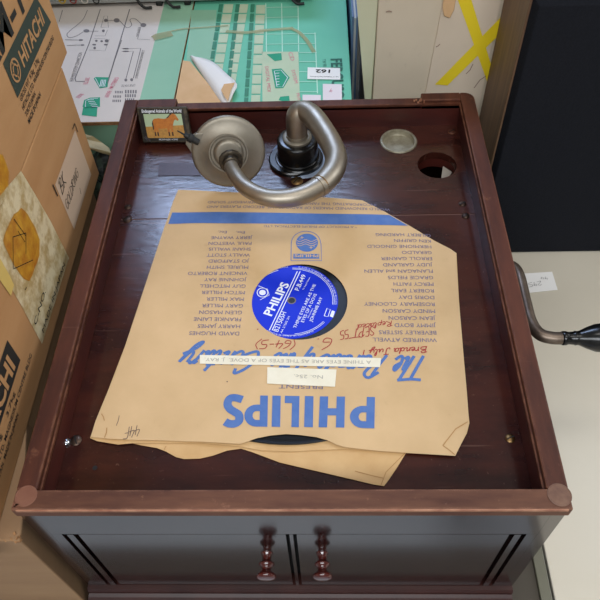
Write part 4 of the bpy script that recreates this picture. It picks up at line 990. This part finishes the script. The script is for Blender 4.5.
b = bmesh.new(); hexa(b, [g6(x, y, .0009) for x, y in ((437, 503), (550, 505), (552, 600), (437, 600))], [g6(x, y, .0012) for x, y in ((437, 503), (550, 505), (552, 600), (437, 600))]); hexa(b, [g6(x, y, .0009) for x, y in ((315, 568), (425, 570), (425, 640), (315, 640))], [g6(x, y, .0012) for x, y in ((315, 568), (425, 570), (425, 640), (315, 640))]); obj('price_sticker', b, mat('pale_pink', (226, 216, 220), .7), gb)
b = bmesh.new(); text(b, '162', g6(482, 418, .0015), g6(395, 416, .0015), (0, -1, 0), .0062, bold=.03); text(b, 'Lot  of  Collective Auction Rooms', g6(530, 458, .0015), g6(360, 456, .0015), (0, -1, 0), .0022); obj('sticker_number', b, M['blackink'], gb, recalc=False)
b = bmesh.new(); script(b, '9', g6(500, 530, .0015), g6(480, 530, .0015), (0, -1, 0), .007, .0005); obj('sticker_scrawl', b, M['pinkink'], gb, recalc=False)
b = bmesh.new()
tp_ = [(0, 220), (60, 195), (150, 170), (240, 160), (340, 152), (430, 150)]
P = [tz(150 + x / 6, y / 6, .0014) for x, y in ((10, 222), (40, 205), (110, 190), (200, 172), (300, 165), (400, 158), (470, 152))]; ribbon(b, catmull(P, 5), .0030, (0, 0, 1))
P = [tz(x, y, .0014) for x, y in ((226, 31), (245, 32.5), (262, 30.5), (280, 29), (293, 28))]; ribbon(b, catmull(P, 5), .006, (0, 0, 1))
P = [tz(x, y, .0014) for x, y in ((291, 28), (300, 33), (308, 42), (314, 52))]; ribbon(b, catmull(P, 5), .005, (0, 0, 1))
P = [tz(x, y, .0016) for x, y in ((153, 38), (160, 36.5), (172, 33.5))]; ribbon(b, P, .011, (0, 0, 1))
obj('old_tape', b, mat('yellowed_tape', (184, 168, 118), .35, alpha=.6, col2=(160, 170, 122), scale=60), gb, recalc=False, label='yellowed strips of old tape')

# folded brown card with white reverse lying across the seam
FC = thing('folded_paper', 'brown card with a folded-over white corner lying behind the back rail', 'paper', tuple(tz(200, 85, .0016)))
b = bmesh.new(); Pq = [tz(x, y, .0018) for x, y in ((183, 61), (190, 62), (224, 103), (230, 118), (170, 118), (176, 98))]; prism(b, Pq, (0, 0, .0008)); obj('brown_sheet', b, M['manila'], FC)
b = bmesh.new()
Rr = catmull([Vector((x, y, 0)) for x, y in ((193, 56.5), (203, 58), (214, 62.5), (227, 74), (237, 84), (233, 94), (227, 108))], 3); n = len(Rr) - 1; rows = []
for k in range(n + 1):
    f = k / n; a = tz(190 + 35 * f, 57 + 51 * f, .003); hh = .006 * math.sin(math.pi * min(1, f * .8 + .05)); c = tz(Rr[k].x, Rr[k].y, .003 + hh)
    rows.append([b.verts.new(a), b.verts.new(a.lerp(c, .35) + Vector((0, 0, .002))), b.verts.new(a.lerp(c, .7) + Vector((0, 0, .0015))), b.verts.new(c)])
for A, B in zip(rows, rows[1:]):
    for i in (0, 1, 2): b.faces.new((A[i], A[i + 1], B[i + 1], B[i]))
o = obj('white_flap', b, [M['tag']], FC, smooth=True); s_ = o.modifiers.new('thick', 'SOLIDIFY'); s_.thickness = .0006; s_.offset = 1
b = bmesh.new(); poly(b, [tz(x, y, .0100) for x, y in ((224, 84), (235, 82.5), (231, 90), (228, 101), (224, 96), (221, 90))]); obj('torn_patch', b, M['manila'], FC, recalc=False)

# steel audio unit at the very back, on feet
YU = .692
uL = tz(60, 8); uR = tz(316, 0)
AU = thing('audio_unit', 'grey metal unit with a row of sockets along the top edge of the picture, standing on the cartons'.replace(' along the top edge of the picture', ''), 'audio unit', (-.15, .75, BT))
AU['label'] = 'grey steel unit with coloured sockets and black feet standing on both flat cartons'
def ubox(xa, xb_, ya, yb_, za, zb_):
    b_ = bmesh.new(); box(b_, (xa, ya, za), (xb_, yb_, zb_)); return b_
obj('case', ubox(-.40, .0150, YU, .93, BT + .006, BT + .070), M['steel'], AU, bevel=.001)
obj('bottom_lip', ubox(-.40, .0150, YU - .004, YU, BT + .006, BT + .0095), M['steel'], AU)
for x in (-.352, -.185, -.148, -.005): obj('foot', ubox(x - .004, x + .004, YU - .006, YU + .02, BT + .0008, BT + .0062), M['rubber'], AU, bevel=.0008)
for x, zz in ((-.205, .0), (-.168, .0), (-.008, .0)):
    b = bmesh.new(); tube(b, catmull([Vector((x - .010, YU - .003, BT + .055)), Vector((x - .009, YU - .005, BT + .030)), Vector((x - .006, YU - .009, BT + .012)), Vector((x + .002, YU - .014, BT + .004)), Vector((x + .012, YU - .014, BT + .0035))], 6), .0018, 12); obj('bracket', b, M['rubber'], AU, smooth=True)
for px, m_ in ((62, 'colY'), (73, 'colR'), (84.5, 'colW'), (96, 'rubber')):
    q = at(px, .5, 1, YU - .004); b = bmesh.new(); lathe(b, (q.x, YU, q.z), (0, -1, 0), [(0, .0046), (.004, .0046), (.0042, .0030), (.001, .0028), (.001, 0)], 20); obj('socket', b, M[m_], AU, smooth=True)

# off-white carton with yellow tape cross
YW = .50; WX = .0826; WTOP = .14
wc = thing('taped_carton', 'tall off white carton with a yellow tape cross standing behind the back right corner', 'carton', (.15, .6, TZ))
obj('box_body', bx((WX, YW, TZ), (.30, .75, WTOP)), M['whitebox'], wc, bevel=.002)
b = bmesh.new(); hexa(b, [(.145, YW - .0022, TZ), (.2065, YW - .0022, TZ), (.2065, YW, TZ), (.145, YW, TZ)], [(.1515, YW - .0022, WTOP), (.2065, YW - .0022, WTOP), (.2065, YW, WTOP), (.1515, YW, WTOP)])
b.free()
b = bmesh.new(); k0 = at(425, 93, 1, YW); k1 = at(443, 0, 1, YW); dxdz = (k1.x - k0.x) / (k1.z - k0.z)
fx = lambda z: k0.x + dxdz * (z - k0.z)
hexa(b, [(fx(TZ), YW - .0022, TZ + .0003), (.205, YW - .0022, TZ + .0003), (.205, YW - .0002, TZ + .0003), (fx(TZ), YW - .0002, TZ + .0003)], [(fx(WTOP), YW - .0022, WTOP), (.205, YW - .0022, WTOP), (.205, YW - .0002, WTOP), (fx(WTOP), YW - .0002, WTOP)])
obj('overlapping_flap', b, mat('off_white_flap', (222, 206, 186), .75, col2=(210, 194, 172), scale=7), wc, bevel=.0005)
b = bmesh.new()
e1a, e1b, e2a, e2b = at(357.5, 0, 1, .52), at(367, 98, 1, .52), at(378.5, 0, 1, YW), at(372, 98, 1, YW)
def ext(a, c, z): f = (z - c.z) / (a.z - c.z); return Vector((c.x + (a.x - c.x) * f, c.y, z))
q = [ext(e1a, e1b, .09), ext(e2a, e2b, .09), ext(e2a, e2b, -.12), ext(e1a, e1b, -.12)]
prism(b, q, (-.0000, .003, 0)); bmesh.ops.translate(b, verts=b.verts[:], vec=(-.0006, .0, 0)); obj('side_flap', b, M['whitebox2'], wc, label='pale greenish side flap')
def yv(px, py): return at(px, py, 1, YW - .0026)
b = bmesh.new()
poly(b, [yv(455, -8), yv(469, -8), yv(491.5, 66), yv(488, 84)])
poly(b, [at(x, y, 1, YW - .0029) for x, y in ((435, 84.5), (447.5, 85.5), (502, 32), (502, 16))])
obj('yellow_tape', b, M['yellow'], wc, recalc=False, label='yellow tape cross')
b = bmesh.new(); tubep = [Vector(at(x, y, 1, YW - .004)) for x, y in ((449, -6), (448, 4), (446, 12), (449, 18))]
hexa(b, [at(x, y, 1, YW - .005) for x, y in ((444, -6), (457, -6), (454, 10), (450, 18), (444, 16), (442.5, 8))], [at(x, y, 1, YW - .0025) for x, y in ((444, -6), (457, -6), (454, 10), (450, 18), (444, 16), (442.5, 8))])
obj('torn_label', b, M['manila'], wc, bevel=.0006, label='loose torn tan label')
b = bmesh.new()
for L_ in ([(466, 74), (470, 70), (473, 64)], [(474, 88), (480, 80), (486, 76)], [(436, 47), (438, 46), (440, 44)], [(386, 12), (389, 11), (392, 12)]): ribbon(b, [yv(x, y) for x, y in L_], .0010, (0, -1, 0))
obj('scuff', b, mat('scuff', (150, 124, 110), .8), wc, recalc=False)
# narrow blue folder in the gap
fo = thing('blue_folder', 'narrow blue grey folder standing in the gap between the mint and off white cartons', 'folder', (.066, .60, TZ))
obj('cover', bx((.0615, .60, TZ), (.0640, .80, -.012)), M['bluefolder'], fo)
obj('pages', bx((.0641, .602, TZ), (.0668, .798, -.015)), M['greycard'], fo)
obj('cover', bx((.0669, .60, TZ), (.0690, .80, -.012)), M['bluefolder'], fo)

# speaker
SPX = .2073; SPY = .4105
spk = thing('loudspeaker', 'large upright black fronted loudspeaker with brown wooden side on the right', 'loudspeaker', (.4, .45, TZ))
obj('cabinet', bx((SPX, SPY + .004, TZ), (.58, SPY + .0865, .165)), M['speakerwood'], spk, bevel=.0012)
b = bmesh.new(); gx0, gx1, gz0, gz1 = SPX + .0015, .575, TZ + .001, .1085
A = [(gx0, SPY + .004, gz0), (gx1, SPY + .004, gz0), (gx1, SPY + .004, gz1), (gx0, SPY + .004, gz1)]; k = .004
B = [(gx0 + k, SPY - .006, gz0), (gx1 - k, SPY - .006, gz0), (gx1 - k, SPY - .006, gz1 - k), (gx0 + k, SPY - .006, gz1 - k)]
hexa(b, A, B); obj('grille', b, M['cloth'], spk, bevel=.001)
b = bmesh.new(); box(b, (SPX + .0005, SPY + .001, .1095), (.5795, SPY + .004, .164)); obj('front_baffle', b, M['cloth'], spk)

# paper tag on the pale table
q = [at(x, y, 2, TZ + .0002) for x, y in ((520, 274), (552, 272), (557.5, 290), (520, 294))]
tg = thing('paper_tag', 'small white handwritten paper tag on the pale table behind the crank', 'tag', tuple(q[3]))
b = bmesh.new(); prism(b, q, (0, 0, .0005)); bmesh.ops.translate(b, verts=b.verts[:], vec=(0, 0, .0001)); obj('slip', b, M['tag'], tg)
b = bmesh.new(); TP = lambda x, y: at(x, y, 2, TZ + .0011)
script(b, '295', TP(541, 281), TP(528, 283), (0, -1, 0), .006, .0005); script(b, '94', TP(548, 276.5), TP(540, 277), (0, -1, 0), .004, .0004); obj('handwriting', b, M['lineink'], tg, recalc=False)

# crumpled dark bag and clear wrap between cartons and gramophone
def crumple(name, lab_, cat_, x0, x1, y0, y1, z0, z1, m_, seed):
    random.seed(seed); nx, ny = 22, 22; b_ = bmesh.new(); g = []
    for i in range(nx + 1):
        row = []
        for j in range(ny + 1):
            u, v = i / nx, j / ny; e = min(1, 4 * min(u, 1 - u, v, 1 - v) + .0)
            z = z0 + (z1 - z0) * (e ** .25) * (.86 + .14 * math.sin(9 * u + seed) * math.cos(11 * v + 3 * u)) + random.uniform(-.003, .003) * e
            row.append(b_.verts.new((x0 + (x1 - x0) * u + random.uniform(-.001, .001) * e, y0 + (y1 - y0) * v + random.uniform(-.001, .001) * e, max(z, z0))))
        g.append(row)
    for i in range(nx):
        for j in range(ny): b_.faces.new((g[i][j], g[i + 1][j], g[i + 1][j + 1], g[i][j + 1]))
    rim_ = [g[i][0] for i in range(nx + 1)] + [g[nx][j] for j in range(1, ny + 1)] + [g[i][ny] for i in range(nx - 1, -1, -1)] + [g[0][j] for j in range(ny - 1, 0, -1)]
    b_.faces.new(rim_)
    return tagp(obj(name, b_, m_), lab_, cat_)
crumple('plastic_bag', 'crumpled dark green patterned bag in the gap left of the back rail', 'bag', -.330, -.1765, .358, .4465, TZ, -.034, M['bag'], 3)
b = bmesh.new()
P = [at(x, y, 2, -.046) for x, y in ((86, 136), (94, 140), (103, 144), (110, 150), (112, 156), (100, 153), (90, 150), (86, 146), (84, 140))]
P2_ = [p_ + Vector((0, 0, .003 + .002 * math.sin(i * 2.1))) for i, p_ in enumerate(P)]
hexa(b, P, P2_); tagp(obj('plastic_wrap', b, M['plastic'], bevel=.001), 'scrap of pale clear wrap lying on the dark patterned bag', 'wrap')

# ------------------------------------------------------------------ lift everything so that the floor is at zero
for o in C.objects:
    if o.parent is None and o.type in ('MESH', 'EMPTY'): o.location.z += LIFT
